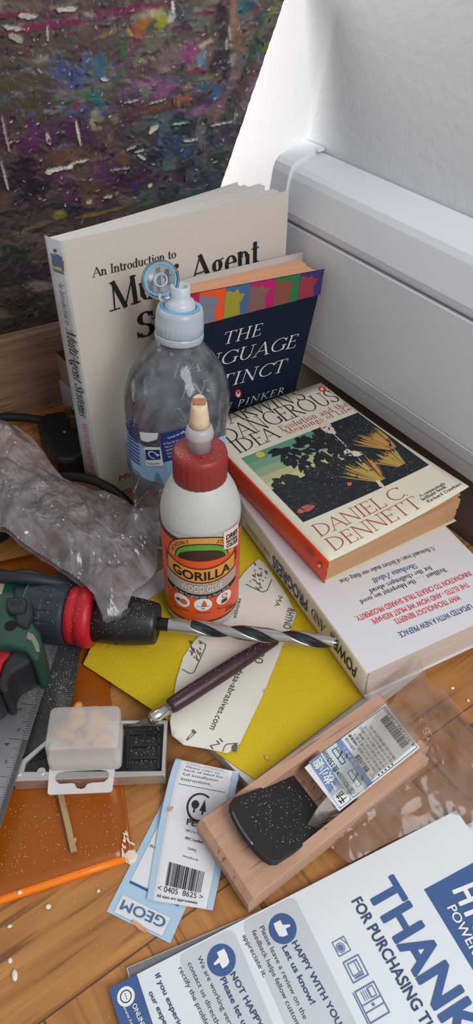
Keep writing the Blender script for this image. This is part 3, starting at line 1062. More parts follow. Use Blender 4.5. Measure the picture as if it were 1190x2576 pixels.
for i in range(160):
    px, py = rng.uniform(0, 700), rng.uniform(0, 800)
    pd(px, py, rng.uniform(5, 24), rng.uniform(3, 8), rng.normal(40, 50), (rng.uniform(24, 50), rng.uniform(24, 44), rng.uniform(34, 60)), .85, .0008, .8)

colr = np.clip(colr, 0, 1) ** 1.14 * .95
Pm = mat('thick_oil_paint', (90, 80, 80), .42, bump=.25, bscale=900)
b = Pm.node_tree.nodes['Principled BSDF']
for lk in list(b.inputs['Base Color'].links):
    Pm.node_tree.links.remove(lk)
ca_ = Pm.node_tree.nodes.new('ShaderNodeAttribute')
ca_.attribute_name = 'paint'
Pm.node_tree.links.new(ca_.outputs['Color'], b.inputs['Base Color'])
hgt += (snoise(380, 9) - .5) * .0007
pts = (np.array(PP)[None, None] + S[..., None] * np.array(PH) + TT[..., None] * np.array((0, 0, 1)) - hgt[..., None] * np.array(PNRM))
idx = np.arange(NV * NU).reshape(NV, NU)
fc = np.stack([idx[:-1, :-1], idx[:-1, 1:], idx[1:, 1:], idx[1:, :-1]], -1).reshape(-1, 4)
paint = Thing('abstract_painting', 'dark abstract painting thick with crusted paint behind the books', 'painting', PP + Z(T0))
po = paint.part('painted_face', (pts.reshape(-1, 3).tolist(), fc.tolist()), Pm, smooth=True, fix=False)
at_ = po.data.color_attributes.new('paint', 'FLOAT_COLOR', 'POINT')
at_.data.foreach_set('color', np.concatenate([np.clip(colr, 0, 1), np.ones((NV, NU, 1))], -1).astype(np.float32).ravel())
board = mat('canvas_board_edge', (112, 96, 82), .8, bump=.3)
e0, e1 = PP + PH * S0 + Z(T0), PP + PH * S0 + Z(T1)
r0, r1 = PP + PH * float(SR[0, 0] - .001) + Z(T0), PP + PH * float(SR[-1, 0] - .001) + Z(T1)
paint.part('board', prism([q + PNRM * .0006 for q in (e0, r0, r1, e1)], PNRM * .012), board)

# raw wooden ledge in front of the painting's foot
pa, pb = at(86, 1038), at(160, 1017)
pdv = (pb - pa).normalized()
pnv = V((-pdv.y, pdv.x, 0))
pine = grain_mat('bare_wood', (150, 118, 92), (116, 84, 62), pdv, rough=.7, freq=(10, 160), bump=.2)
plank = [pa - pdv * .2, pa + pdv * .045]
single('wooden_batten', join(slab(plank[0], pdv * .245, pnv * .010, Z(.0885))), pine,
       'bare brown wooden batten standing on edge under the painting', 'batten', bevel=.0008)

# ================================================================== books
class Face:
    """a printed face of a thing: plane through P with normal n, optional bulge lift(point) along n"""

    def __init__(s, P, n, lift=None):
        s.P, s.n = V(P), V(n).normalized()
        if (CAM_C - s.P).dot(s.n) < 0:
            s.n = -s.n
        s.lift = lift

    def hit(s, p):
        q = onp(p[0], p[1], s.P, s.n)
        if s.lift:
            for _ in range(5):
                q = onp(p[0], p[1], s.P + s.n * s.lift(q), s.n)
                q = q - s.n * s.lift(q)
        return q

    def out(s, q, h):
        return q + s.n * (h + (s.lift(q) if s.lift else 0))

    def text(s, t, S, E, T, st='sans', h=.00014, K=.12, k=.045, bold=0.0, shear=0.0, track=0.0, cut=None):
        a, e, c = s.hit(S), s.hit(E), s.hit(T)
        ex = (e - a)
        ln = ex.length
        ex.normalize()
        ey = s.n.cross(ex)
        H = (c - a).dot(ey)
        if H < 0:                                    # the cap line was given below: keep the strip, never mirror the type
            a = a + ey * H
            H = -H
        g = serif(t, 1.0, K, k, track=track, shear=shear) if st == 'serif' else sans(t, 1.0, bold=bold, shear=shear)
        x1 = max(v[0] for v in g[0])
        x0 = min(v[0] for v in g[0])
        sx = ln / (x1 - x0)
        return [s.out(a + ex * ((x - x0) * sx) + ey * (y * H), h) for x, y in g[0]], g[1]

    def poly(s, pts, h=.0001):
        q = [s.hit(p) for p in pts]
        x = (q[1] - q[0]).normalized()
        y = s.n.cross(x)
        fl = [((p - q[0]).dot(x), (p - q[0]).dot(y)) for p in q]
        tri = tessellate_polygon([[V((a, b, 0)) for a, b in fl]])
        return [s.out(p, h) for p in q], [tuple(t) for t in tri]

    def patch(s, c4, h=.0001, n=10):
        """a filled quadrilateral (TL, TR, BR, BL) split so it can follow a bulge"""
        q = [s.hit(p) for p in c4]
        v, f = gridsurf(lambda a, b: s.out(lerp(lerp(q[0], q[1], a), lerp(q[3], q[2], a), b), h), n, n)
        return v, f

    def blob(s, c, rx, ry, deg=0, h=.0001, n=20, hole=0.0):
        a = math.radians(deg)
        pts = []
        for i in range(n):
            t = 2 * PI * i / n
            x, y = rx * math.cos(t), ry * math.sin(t)
            pts.append((c[0] + x * math.cos(a) - y * math.sin(a), c[1] + x * math.sin(a) + y * math.cos(a)))
        return s.poly(pts, h)


def put(T, name, geos, m, parent=None, label=None):
    geos = [g for g in geos if g[0]]
    return T.part(name, islands(*join(*geos)), m, parent=parent or getattr(T, 'cur', None), label=label, fix=False)


def leaves(O, a, b, c, n, seed, jag=.0006):
    """a page block as n thin gatherings; a: spine to fore-edge, b: along the spine, c: through the block"""
    rnd = random.Random(seed)
    gs = []
    for i in range(n):
        j = rnd.uniform(-jag, jag)
        la, lb = a.length, b.length
        gs.append(slab(O + c * (i / n) - b * (j / lb), a * (1 + rnd.uniform(-jag, jag) / la), b * (1 + 2 * j / lb), c * (.997 / n)))
    return join(*gs)


# ---- Power and Progress, lying back cover up on the sketch pad
PZ = .0433
cA = at(926, 1693, PZ)
cB = at(591, 1235, PZ)
pu = (cB - cA)
pv = V((pu.y, -pu.x, 0)).normalized() * .132
pt_ = at(916.5, 1757, .0125) - cA
white_cover = mat('white_laminated_cover', (212, 209, 212), .42, var=.02)
cream_spine = mat('cream_spine', (220, 212, 192), .45, var=.02)
p_pages = pages_mat('pale_pages', (206, 190, 178), (0, 0, 1), 2200, .14)
T = Thing('paperback_book', 'thick white paperback with its back cover up, underneath the cream and orange paperback', 'book', cA + pt_ + pu * .5 + pv * .5)
pvn = pv.normalized()
pun = pu.normalized()
T.part('page_block', leaves(cA + pvn * .002 + pun * .0015 + pt_ * .985, pv - pvn * .0035, pu - pun * .003, -pt_ * .97, 6, 3, .0003), p_pages)
T.cur = T.part('back_cover', slab(cA, pu, pv, Z(-.0005)), white_cover, bevel=.0002)
T.part('front_cover', slab(cA + pt_, pu, pv, Z(.0005)), white_cover, bevel=.0002)
# the spine bows outwards a little
sp = gridsurf(lambda a, b: cA + pu * a + pt_ * b - pvn * (.0012 * math.sin(PI * b) + .0002), 8, 8)
psp = T.part('spine', sp, cream_spine, smooth=True, solid=.0004)
F = Face(cA, (0, 0, 1))
blue, red, dk = mat('deep_blue_ink', (58, 86, 130), .5), mat('bright_red_ink', (206, 50, 62), .5), INK
put(T, 'headline', [F.text('UPDATED WITH A NEW PREFACE', (1181, 1519), (1000, 1592), (1186, 1533), bold=.012)], blue, label='blue capitals')
put(T, 'blurb', [F.text('WHY TECHNOLOGY BENEFITS', (1152, 1497), (990, 1559), (1157, 1510), bold=.012),
                 F.text('THE ELITES - AND HOW WE MUST RESHAPE', (1174, 1465), (932, 1559), (1178, 1478), bold=.012),
                 F.text('INNOVATION TO CREATE TRUE SHARED PROSPERITY.', (1179, 1437), (891, 1552), (1183, 1450), bold=.012)], red, label='red capitals')
put(T, 'quotation', [F.text("'Brilliant . . . the blueprint we need", (1120, 1428), (904, 1511), (1123, 1439), 'serif'),
                     F.text("for the challenges ahead'", (1082, 1424), (925, 1486), (1086, 1435), 'serif'),
                     F.text("A thousand years of history make one thing clear.", (1091, 1374), (850, 1461), (1094, 1385), 'serif')], dk)
put(T, 'reviewer_name', [F.text('Shoshana Zuboff', (1044, 1418), (934, 1457), (1048, 1431), 'serif', K=.14)], blue)
FS = Face(cA, pu.cross(pt_))
FS.P = FS.P + FS.n * .0017
T.cur = psp
put(T, 'spine_title', [FS.text('POWER', (893, 1706), (828, 1613), (904, 1690), bold=.02)], INK)
put(T, 'spine_title', [FS.text('AND', (816, 1597), (782, 1545), (826, 1588), 'serif', K=.13, k=.06)], INK)
put(T, 'spine_title', [FS.text('PROGRESS', (772, 1540), (686, 1424), (786, 1528), bold=.02)], mat('navy_ink', (38, 50, 96), .5), label='dark blue capitals')
put(T, 'spine_author', [FS.text('DARON ACEMOGLU', (678, 1404), (618, 1324), (683, 1399), 'serif'), FS.text('SIMON JOHNSON', (671, 1405), (622, 1338), (676, 1400), 'serif')][:1]
    + [FS.text('SIMON JOHNSON', (668, 1408), (613, 1334), (672, 1404), 'serif')], INK)

# ---- Darwin's Dangerous Idea, lying on top of it
dA = at(827, 1413, .0725)
dD = at(808, 963, .071)
dC = at(497, 1070, .0715)
du, dw = dC - dA, dD - dC
dB = dA + dw                                      # near fore-edge corner, before it curls
dn = dw.cross(du).normalized()
if dn.z < 0:
    dn = -dn
dt_ = at(817, 1467, .0442) - dA


def curl(q):
    r = q - dA
    a, b_ = r.dot(dw) / dw.length_squared, r.dot(du) / du.length_squared
    return .0125 * max(0, a) ** 2.2 * max(0, 1 - b_ * 1.1) ** 1.6 + .0008 * math.sin(a * 3)


cream = mat('worn_cream_cover', (214, 206, 186), .4, var=.03)
orange = mat('spine_orange', (222, 66, 26), .4, var=.04)
tan_pages = pages_mat('tanned_pages', (196, 152, 112), (0, 0, 1), 1800, .16)
T = Thing('paperback_book', 'worn cream paperback with orange spine and jungle picture, lying on the white paperback', 'book', dA + dt_ + du * .5 + dw * .5)
dwn, dun = dw.normalized(), du.normalized()
T.part('page_block', leaves(dA + dwn * .002 + dun * .002 + dt_ * .97, dw - dwn * .004, du - dun * .004, -dt_ * .93 + dn * 0.0, 7, 5, .0004), tan_pages)
# loose top pages follow the curling cover a little
T.part('loose_pages', gridsurf(lambda a, b: dA + dwn * .003 + dun * .003 + (dw - dwn * .006) * a + (du - dun * .006) * b + dn * (-.0006 + .35 * curl(dA + dw * a + du * b)), 14, 10), tan_pages, solid=.0009)
T.cur = T.part('front_cover', gridsurf(lambda a, b: (lambda q: q + dn * curl(q))(dA + dw * a + du * b), 24, 16), cream, smooth=True, solid=.00045)
T.part('back_cover', slab(dA + dt_, du, dw, Z(.0005)), cream)
psp = T.part('spine', gridsurf(lambda a, b: dA + du * a + dt_ * b - dwn * (.0016 * math.sin(PI * b) + .0001) + dn * (.0002 - .0002 * b), 8, 10), orange, smooth=True, solid=.0004, label='orange spine')
F = Face(dA, dn, curl)
blk, rust = mat('soft_black_ink', (34, 30, 30), .55), mat('rust_ink', (160, 66, 48), .55)
put(T, 'title', [F.text("DARWIN'S", (546, 1078), (773, 1003), (531, 1046), 'serif', K=.085, k=.035),
                 F.text('DANGEROUS', (577, 1115), (858, 1007), (558, 1080), 'serif', K=.085, k=.035),
                 F.text('IDEA', (601, 1141), (710, 1098), (582, 1111), 'serif', K=.085, k=.035)], blk)
put(T, 'subtitle', [F.text('Evolution and the', (711, 1085), (878, 1021), (705, 1071), 'serif', K=.1, k=.045, track=.08),
                    F.text('Meanings of Life', (723, 1094), (886, 1032), (717, 1082), 'serif', K=.1, k=.045, track=.1)], rust)
put(T, 'author_name', [F.text('DANIEL C.', (806, 1351), (1027, 1246), (785, 1322), 'serif', K=.07, k=.035),
                       F.text('DENNETT', (841, 1387), (1067, 1272), (817, 1357), 'serif', K=.07, k=.035)], rust)
put(T, 'cover_quote', [F.text("'A surpassingly", (1056, 1252), (1122, 1217), (1052, 1246), 'serif', K=.13, k=.06),
                       F.text("brilliant book'", (1064, 1260), (1126, 1225), (1060, 1253), 'serif', K=.13, k=.06),
                       F.text('-Richard Dawkins', (1074, 1267), (1163, 1218), (1070, 1260), 'serif', K=.13, k=.06)], blk)
# the picture: a plain jungle scene of leaves against a green evening sky
TL, TR, BR, BL = (606.6, 1153), (900.5, 1038), (1079.7, 1169.6), (763, 1314)


def pp(a, b):
    x = lerp(lerp(TL[0], TR[0], a), lerp(BL[0], BR[0], a), b)
    y = lerp(lerp(TL[1], TR[1], a), lerp(BL[1], BR[1], a), b)
    return x, y


def sub(a0, b0, a1, b1):
    return [pp(a0, b0), pp(a1, b0), pp(a1, b1), pp(a0, b1)]


skyc = [(92, 142, 116), (112, 150, 120), (142, 160, 124), (176, 176, 130), (192, 186, 132)]
for i, c in enumerate(skyc):
    put(T, 'cover_picture', [F.patch(sub(0, i * .1, .62, i * .1 + .101), .0001, 6)], mat('picture_sky_%d' % i, c, .4))
night = [mat('picture_dark_a', (26, 28, 36), .4), mat('picture_dark_b', (34, 40, 40), .4), mat('picture_dark_c', (42, 44, 56), .4), mat('picture_dark_d', (44, 56, 44), .4)]
put(T, 'cover_picture', [F.patch(sub(0, .49, 1, 1), .00011, 10), F.patch(sub(.6, 0, 1, .5), .00011, 8)], night[0])
rnd = random.Random(4)
lv = {0: [], 1: [], 2: [], 3: []}


def leaf(a, b, L_, wd, ang, m, h):
    ca, sa_ = math.cos(ang), math.sin(ang)
    prof_ = [(0, 0), (.3, .5), (.62, .42), (1, 0), (.62, -.42), (.3, -.5)]
    pts = [(a + (x * L_ * ca - y * wd * sa_), b + (x * L_ * sa_ + y * wd * ca) * 1.25) for x, y in prof_]
    if all(0 <= p[0] <= 1 and 0 <= p[1] <= 1 for p in pts):
        lv[m].append(F.poly([pp(*p) for p in pts], h))


for i in range(70):                                  # foliage hanging into the sky
    t = rnd.random()
    leaf(rnd.uniform(.27, .66), rnd.uniform(0, .36) * (1.1 - .3 * t), rnd.uniform(.07, .13), rnd.uniform(.03, .06), rnd.uniform(.6, 3.4), 0, .00014)
for i in range(30):
    leaf(rnd.uniform(0, .6), .5 + rnd.uniform(-.04, .03), rnd.uniform(.05, .09), rnd.uniform(.04, .06), rnd.uniform(3.6, 5.8), 1, .00015)
for i in range(26):                                  # a trunk
    leaf(.42 + rnd.uniform(-.05, .06), rnd.uniform(.3, .95), rnd.uniform(.08, .14), rnd.uniform(.03, .06), 1.5 + rnd.uniform(-.4, .4), 0, .00016)
for i in range(220):
    leaf(rnd.uniform(.02, .98), rnd.uniform(.5, .98), rnd.uniform(.03, .08), rnd.uniform(.008, .02), rnd.uniform(0, 6.28), rnd.choice((1, 1, 2, 3)), .00018)
for i in range(120):
    leaf(rnd.uniform(.62, .98), rnd.uniform(.02, .5), rnd.uniform(.03, .08), rnd.uniform(.008, .02), rnd.uniform(0, 6.28), rnd.choice((1, 2, 3)), .00018)
for k_ in lv:
    put(T, 'cover_picture', lv[k_], night[k_])
put(T, 'cover_picture', [F.blob((655, 1144), 12, 7, 0, .00016)], mat('picture_moon', (206, 178, 86), .4))
fl = {0: [], 1: [], 2: []}
for (ca_x, ca_y, n_, sp_, L_) in ((.66, .93, 26, 1.1, .3), (.86, .86, 20, 1.0, .22), (.93, .62, 24, 1.1, .28)):
    for i in range(n_):
        th = -1.75 + (i / n_ - .5) * sp_ + rnd.uniform(-.05, .05)
        L2_ = L_ * rnd.uniform(.75, 1.05)
        x0, y0 = ca_x + (i / n_ - .5) * .06, ca_y
        x1, y1 = x0 + math.cos(th) * L2_ * .9, y0 + math.sin(th) * L2_ * 1.3
        w_ = .008
        pts = [(x0 - w_ * .4, y0), (lerp(x0, x1, .7) - w_, lerp(y0, y1, .7)), (x1, y1), (lerp(x0, x1, .7) + w_, lerp(y0, y1, .7)), (x0 + w_ * .4, y0)]
        if all(0 <= p[0] <= 1 and 0 <= p[1] <= 1 for p in pts):
            fl[rnd.choice((0, 0, 1, 2))].append(F.poly([pp(*p) for p in pts], .0002))
for k_, c in ((0, (176, 146, 66)), (1, (190, 112, 58)), (2, (112, 70, 62))):
    put(T, 'cover_picture', fl[k_], mat('picture_reed_%d' % k_, c, .4))
put(T, 'cover_picture', [F.blob((879, 1217), 6, 6, 0, .0002)], mat('picture_flower', (214, 96, 52), .4))
put(T, 'cover_picture', [F.blob((770, 1280), 24, 9, -22, .0002)], mat('picture_rose', (176, 84, 80), .4))
# where the print has been scraped off down to the card
scr = [(800, 1063), (822, 1058), (834, 1070), (846, 1090), (842, 1094), (868, 1117), (872, 1130), (918, 1140), (906, 1147), (902, 1152), (928, 1180), (965, 1221), (972, 1229),
       (955, 1224), (935, 1198), (915, 1172), (898, 1149), (868, 1146), (864, 1136), (874, 1128), (852, 1106), (838, 1092), (822, 1090), (808, 1080)]
put(T, 'scraped_patch', [F.poly(scr, .00024)], mat('bare_card', (206, 192, 176), .8), label='pale torn strip across the picture')
fk = []
for i in range(150):
    a_, b_ = rnd.random(), rnd.random()
    if b_ > .5 or a_ > .4:
        x, y = pp(a_, b_)
        fk.append(F.blob((x, y), rnd.uniform(.5, 1.5), rnd.uniform(.4, .9), rnd.uniform(0, 180), .00026, 6))
put(T, 'worn_flecks', fk, mat('bare_card', (206, 192, 176), .8))
peng = mat('logo_red', (190, 60, 44), .45)
put(T, 'publisher_mark', [F.blob((810.5, 979), 10.5, 6.4, 12, .00013)], peng)
put(T, 'publisher_mark', [F.blob((810, 979), 4, 3.4, 12, .0002)], mat('worn_cream_cover', (0, 0, 0)))
FSp = Face(dA, du.cross(dt_))
FSp.P = FSp.P + FSp.n * .0018
T.cur = psp
fadedw = mat('faded_white_ink', (226, 132, 104), .5)
put(T, 'spine_title', [FSp.text("DARWIN'S DANGEROUS IDEA", (520, 1124), (700, 1334), (527, 1116), 'serif', K=.08, k=.04)], fadedw)
put(T, 'spine_mark', [FSp.blob((805, 1422), 5.5, 8, -30, .0002)], mat('deep_red_ink', (150, 40, 24), .5))
put(T, 'spine_mark', [FSp.blob((804, 1423), 4, 5, -30, .00026)], WHITE_INK)
put(T, 'spine_small_print', [FSp.text('0 14 016734 X', (768, 1378), (792, 1403), (774, 1372)), FSp.text('PENGUIN', (770, 1386), (788, 1404), (775, 1381))], mat('deep_red_ink', (150, 40, 24), .5))

# ---- An Introduction to MultiAgent Systems, standing
mO = at(258, 1256, 0)
myaw = .65
mw_ = V((math.cos(myaw), math.sin(myaw), 0))
mb = V((-mw_.y, mw_.x, 0))
ml = .04
mup = Z(math.cos(ml)) + mb * math.sin(ml)
mnb = mb * math.cos(ml) - Z(math.sin(ml))
mnrm = mw_.cross(mup).normalized()
# corners of the front cover on its own plane
mTL = onp(157, 607, mO, mnrm)
mTR = onp(727, 480, mO, mnrm)
mBR = mO + (mTR - mTL)
mBR = mBR + (mTR - mBR) * ((.0004 - mBR.z) / (mTR.z - mBR.z))
mTH = onp(113, 591, mTL, mup) - mTL          # through the thickness at the spine
mTH = mTH - mup * mTH.dot(mup)


def mfront(a, b):
    return lerp(lerp(mO, mBR, a), lerp(mTL, mTR, a), b)


stone = mat('warm_white_cover', (198, 189, 177), .5, var=.02)
greysp = mat('grey_spine', (178, 178, 180), .5, var=.02)
T = Thing('textbook', 'large pale standing textbook with grey spine, behind the water bottle', 'book', mfront(.5, 0) + mTH * .5)
T.cur = T.part('front_cover', prism([mO, mBR, mTR, mTL], mTH.normalized() * .0005), stone)
# pages fan open away from the spine
mEX = V(onp(610, 430, mTR, mup) - mTR)
mEX = mEX - mup * mEX.dot(mup)
mEX = mEX * min(1.0, .05 / mEX.length)


def mthick(a):
    return lerp(mTH, mEX, a ** 1.3)


wpages = pages_mat('white_pages', (208, 204, 200), mnb, 1500, .16)
gs = []
nb_ = 6
for i in range(nb_):
    c0, c1 = i / nb_, (i + .94) / nb_
    inset = (.004, .002, .011, .004, .015, .02)[i] / .2
    top = (.9885, .9905, .9895, .992, .989, .9915)[i]

    def pt3(a, b, c):
        aa = .01 + a * (.985 - inset)
        return mfront(aa, .004 + b * (top - .004)) + mthick(aa) * (.02 + .96 * c)
    nA = 10
    v = [pt3(q / nA, b, c) for q in range(nA + 1) for b in (0, 1) for c in (c0, c1)]
    f = []
    for q in range(nA):
        k = 4 * q
        f += [(k, k + 4, k + 5, k + 1), (k + 2, k + 3, k + 7, k + 6), (k, k + 2, k + 6, k + 4), (k + 1, k + 5, k + 7, k + 3)]
    f += [(0, 1, 3, 2), (4 * nA, 4 * nA + 2, 4 * nA + 3, 4 * nA + 1)]
    gs.append((v, f))
T.part('page_block', join(*gs), wpages)
T.part('back_cover', gridsurf(lambda a, b: mfront(a * .93, b * .984) + mthick(a), 10, 4), mat('white_back_cover', (204, 200, 196), .6), solid=.0005)
psp = T.part('spine', gridsurf(lambda a, b: mfront(0, b) + mTH * a - mw_ * (.0008 * math.sin(PI * a) + .0001), 6, 4), greysp, smooth=True, solid=-.0005, label='grey spine')
F = Face(mO, mnrm)
F.P = F.P + F.n * .0004
put(T, 'title', [F.text('Multi Agent', (276, 783), (654, 660), (266, 716), 'serif', K=.155, k=.05),
                 F.text('Systems', (346, 853), (640, 760), (338, 792), 'serif', K=.155, k=.05)], INK)
put(T, 'title', [F.text('An Introduction to', (231, 698), (443, 648), (228, 676), 'serif', K=.12, k=.05)], INK)
put(T, 'author_name', [F.text('MICHAEL WOOLDRIDGE', (300, 1210), (560, 1120), (298, 1197), bold=.02)], mat('crimson_ink', (176, 48, 52), .5), label='red capitals')
FS = Face(mO, mup.cross(mTH))
FS.P = FS.P + FS.n * .0013
T.cur = psp
put(T, 'spine_title', [FS.text('An Introduction to', (146, 704), (166, 815), (157, 702), 'serif', K=.12, k=.05, shear=.25),
                       FS.text('MultiAgent Systems', (166, 822), (201, 1045), (187, 822), 'serif', K=.15, k=.06, shear=.25)], INK)
put(T, 'spine_author', [FS.text('WOOLDRIDGE', (206, 1061), (225, 1180), (217, 1060), 'serif', K=.1, k=.05, track=.1)], mat('crimson_ink', (176, 48, 52), .5))
for c, xs in (((86, 110, 158), [(126, 636), (157, 646), (160, 676), (137, 668)]), ((120, 110, 80), [(130, 654), (140, 652), (142, 672), (134, 670)]), ((150, 100, 78), [(153, 660), (161, 656), (162, 684), (155, 680)]),
              ((112, 122, 92), [(132, 672), (160, 684), (163, 692), (136, 682)]), ((96, 84, 78), [(135, 626), (143, 627), (144, 634), (134, 633)]), ((196, 160, 140), [(136, 633), (142, 634), (142, 640), (136, 639)]), ((120, 116, 110), [(142, 638), (150, 642), (148, 646), (140, 644)])):
    put(T, 'spine_picture', [FS.poly(xs, .0002 + .00002 * c[0] / 50)], mat('spine_print_%d_%d' % c[:2], c, .5))

# ---- The Language Instinct, standing in front of it
lB = at(709, 1122, 0)
lyaw, ll = .56, .03
lh = V((math.cos(lyaw), math.sin(lyaw), 0))
lbk = V((-lh.y, lh.x, 0))
lup = Z(math.cos(ll)) + lbk * math.sin(ll)
lnrm = lh.cross(lup).normalized()
lTL, lTR = onp(424, 750, lB, lnrm), onp(816.6, 677, lB, lnrm)
lBL = lB - (lTR - lTL)
lBL = lBL + (lTL - lBL) * ((.0004 - lBL.z) / (lTL.z - lBL.z))


def lfront(a, b):
    return lerp(lerp(lBL, lB, a), lerp(lTL, lTR, a), b)


lTH = lbk * .013
navy = mat('navy_gloss_cover', (22, 30, 46), .5, var=.03, spec=.15)
peach = pages_mat('peach_pages', (216, 164, 128), lbk, 1500, .12)
T = Thing('paperback_book', 'navy paperback standing behind the water bottle, with a coloured band across its top', 'book', lfront(.5, 0) + lTH * .5)
T.cur = T.part('front_cover', prism([lBL, lB, lTR, lTL], lTH.normalized() * .0005), navy)


def lq(a, b, c):
    return lfront(a, b) + lTH.normalized() * .0007 + lTH * (c * (.9 + 1.4 * (.3 + .7 * a) * b))


gs = []
for i in range(5):
    a1, b1, c0, c1 = .967 - .006 * (i % 2), .988 - .004 * (i % 3), i / 5, (i + .99) / 5
    gs.append(([lq(*p) for p in ((.012, .004, c0), (a1, .004, c0), (a1, b1, c0), (.012, b1, c0), (.012, .004, c1), (a1, .004, c1), (a1, b1, c1), (.012, b1, c1))], slab((0, 0, 0), (1, 0, 0), (0, 1, 0), (0, 0, 1))[1]))
T.part('page_block', join(*gs), peach)
T.part('back_cover', gridsurf(lambda a, b: lfront(a, b) + lTH * (1 + 1.42 * (.3 + .7 * a) * min(1, a * 6) * b) + (lTR - lB) * .012 * b, 8, 6), mat('grey_back_cover', (186, 172, 166), .5), solid=.0005, smooth=True)
T.part('spine', slab(lfront(0, 0), lTL - lBL, lTH, -lh * .0006), navy)
T.part('spine_band', slab(lfront(0, .8) - lh * .0006, (lTL - lBL) * .2, lTH, -lh * .0002), mat('spine_orange', (0, 0, 0)), label='orange band on the spine')
F = Face(lB, lnrm)
F.P = F.P + F.n * .0003


def band(x0, x1):
    def top(x):
        return 755 + (x - 398) * (677 - 755) / (816.6 - 398) + .6

    def bot(x):
        return 839 - (x - 420) * (839 - 741) / (806 - 420)
    return [(x0[0], top(x0[0])), (x1[0], top(x1[0])), (x1[1], bot(x1[1])), (x0[1], bot(x0[1]))]


cols = [((425, 434), (480, 485), (216, 66, 30), (196, 30, 60)), ((480, 485), (502, 498), (176, 26, 80), (120, 60, 90)), ((502, 498), (568, 560), (226, 78, 28), (112, 118, 136)), ((568, 560), (630, 622), (62, 98, 140), (150, 142, 44)),
        ((630, 622), (694, 687), (176, 22, 96), (120, 90, 78)), ((694, 687), (756, 748), (34, 112, 62), (134, 70, 58)), ((756, 748), (814.5, 806), (58, 44, 102), (146, 50, 60))]
for i, (a, b_, c1, c2) in enumerate(cols):
    q = band(a, b_)
    put(T, 'cover_band', [F.poly(q, .0001)], mat('band_ground_%d' % i, c1, .32))

    def bl_(x, y, q=q):
        u = lerp(V((q[0][0], q[0][1], 0)), V((q[1][0], q[1][1], 0)), x)
        l = lerp(V((q[3][0], q[3][1], 0)), V((q[2][0], q[2][1], 0)), x)
        r = lerp(u, l, y)
        return r.x, r.y
    head = [(.02, .98), (.02, .12), (.2, .13), (.36, .2), (.5, .1), (.6, .28), (.82, .3), (.72, .5), (.62, .6), (.68, .8), (.7, .98)]
    put(T, 'cover_band', [F.poly([bl_(*p) for p in head], .00016)], mat('band_shape_%d' % i, c2, .32))
lt = mat('ivory_ink', (210, 204, 200), .5)
put(T, 'title', [F.text('THE', (565, 866), (660, 841), (570, 836), 'serif', K=.1, k=.04, shear=.2, track=.1),
                 F.text('LANGUAGE', (433, 950), (748, 871), (437, 916), 'serif', K=.1, k=.04, shear=.2, track=.1),
                 F.text('INSTINCT', (452, 1005), (722, 931), (456, 973), 'serif', K=.1, k=.04, shear=.2, track=.1)], lt)
put(T, 'author_name', [F.text('STEVEN PINKER', (448, 1069), (714, 989), (449, 1052), 'serif', K=.09, k=.045, shear=.2, track=.16)], lt)
put(T, 'publisher_mark', [F.blob((599, 990), 7.5, 10.5, 0, .0002)], mat('logo_orange', (206, 74, 50), .4))
put(T, 'publisher_mark', [F.blob((599, 991), 4.5, 6.5, 0, .00026)], WHITE_INK)
put(T, 'publisher_mark', [F.blob((599, 988), 2.4, 4, 0, .00032)], INK)

# ---- two older books at the foot of the painting
for nm, (p0, p1, pl), z0, z1, cm, pm, lab in (
        ('lower', ((140, 997), (176, 1035), (122, 1009)), 0, .030, mat('pale_paper_cover', (168, 158, 156), .6), pages_mat('grey_pages', (166, 154, 150), (0, 0, 1), 1500, .12), 'pale book at the bottom of the little stack behind the textbook'),
        ('upper', ((147, 947), (186, 985), (128, 957)), .0305, .062, mat('dark_cloth_cover', (38, 34, 42), .6), pages_mat('brown_pages', (150, 122, 108), (0, 0, 1), 1500, .12), 'dark covered book on top of the little stack behind the textbook')):
    q0 = at(*p0, z0)
    e1 = (at(*p1, z0) - q0).normalized()
    e2 = V((-e1.y, e1.x, 0))
    if e2.y < 0:
        e2 = -e2
    ln, wd = (.1, .016)
    T = Thing('small_book', lab, 'book', q0 + e1 * ln / 2 + e2 * wd / 2 + Z(0), 'small books behind the textbook')
    T.part('page_block', slab(q0 + Z(.0008), e1 * ln, e2 * wd, Z(z1 - z0 - .0016)), pm)
    T.part('top_cover', slab(q0 + Z(z1 - z0 - .0008), e1 * ln, e2 * wd, Z(.0008)), cm)
    T.part('bottom_cover', slab(q0, e1 * ln, e2 * wd, Z(.0008)), mat('red_cloth_cover', (120, 40, 44), .6) if nm == 'upper' else cm)

# ================================================================== sketch pad, sandpaper, paper on the table
pc = at(650, 2019, 0)
pe = (at(520, 1885, 0) - pc).normalized()
pf = V((pe.y, -pe.x, 0))
if pf.x < 0:
    pf = -pf
pf = (pf + (at(1190, 1652, 0) - pc).normalized()).normalized()
PADH = .0112
padp = pages_mat('pad_pages', (206, 204, 200), (0, 0, 1), 1800, .12)
T = Thing('sketch_pad', 'thick white sketch pad flat on the table beneath the white paperback', 'pad', pc + pe * .15 + pf * .1)
T.part('page_block', leaves(pc + Z(.0008), pf * .21, pe * .19, Z(PADH - .002), 4, 2, .0008), padp)
T.part('cover', slab(pc + Z(PADH - .0011), pf * .209, pe * .19, Z(.0009)), mat('pad_cover', (208, 206, 204), .6))
T.part('backing_board', slab(pc, pf * .211, pe * .191, Z(.0008)), mat('grey_board', (150, 148, 146), .8))


def sheet_poly(px, zf, step=.006):
    """a thin sheet cut to a pixel outline laid at height zf(point)"""
    q = [at(p[0], p[1], p[2] if len(p) > 2 else PADH) for p in px]
    return q


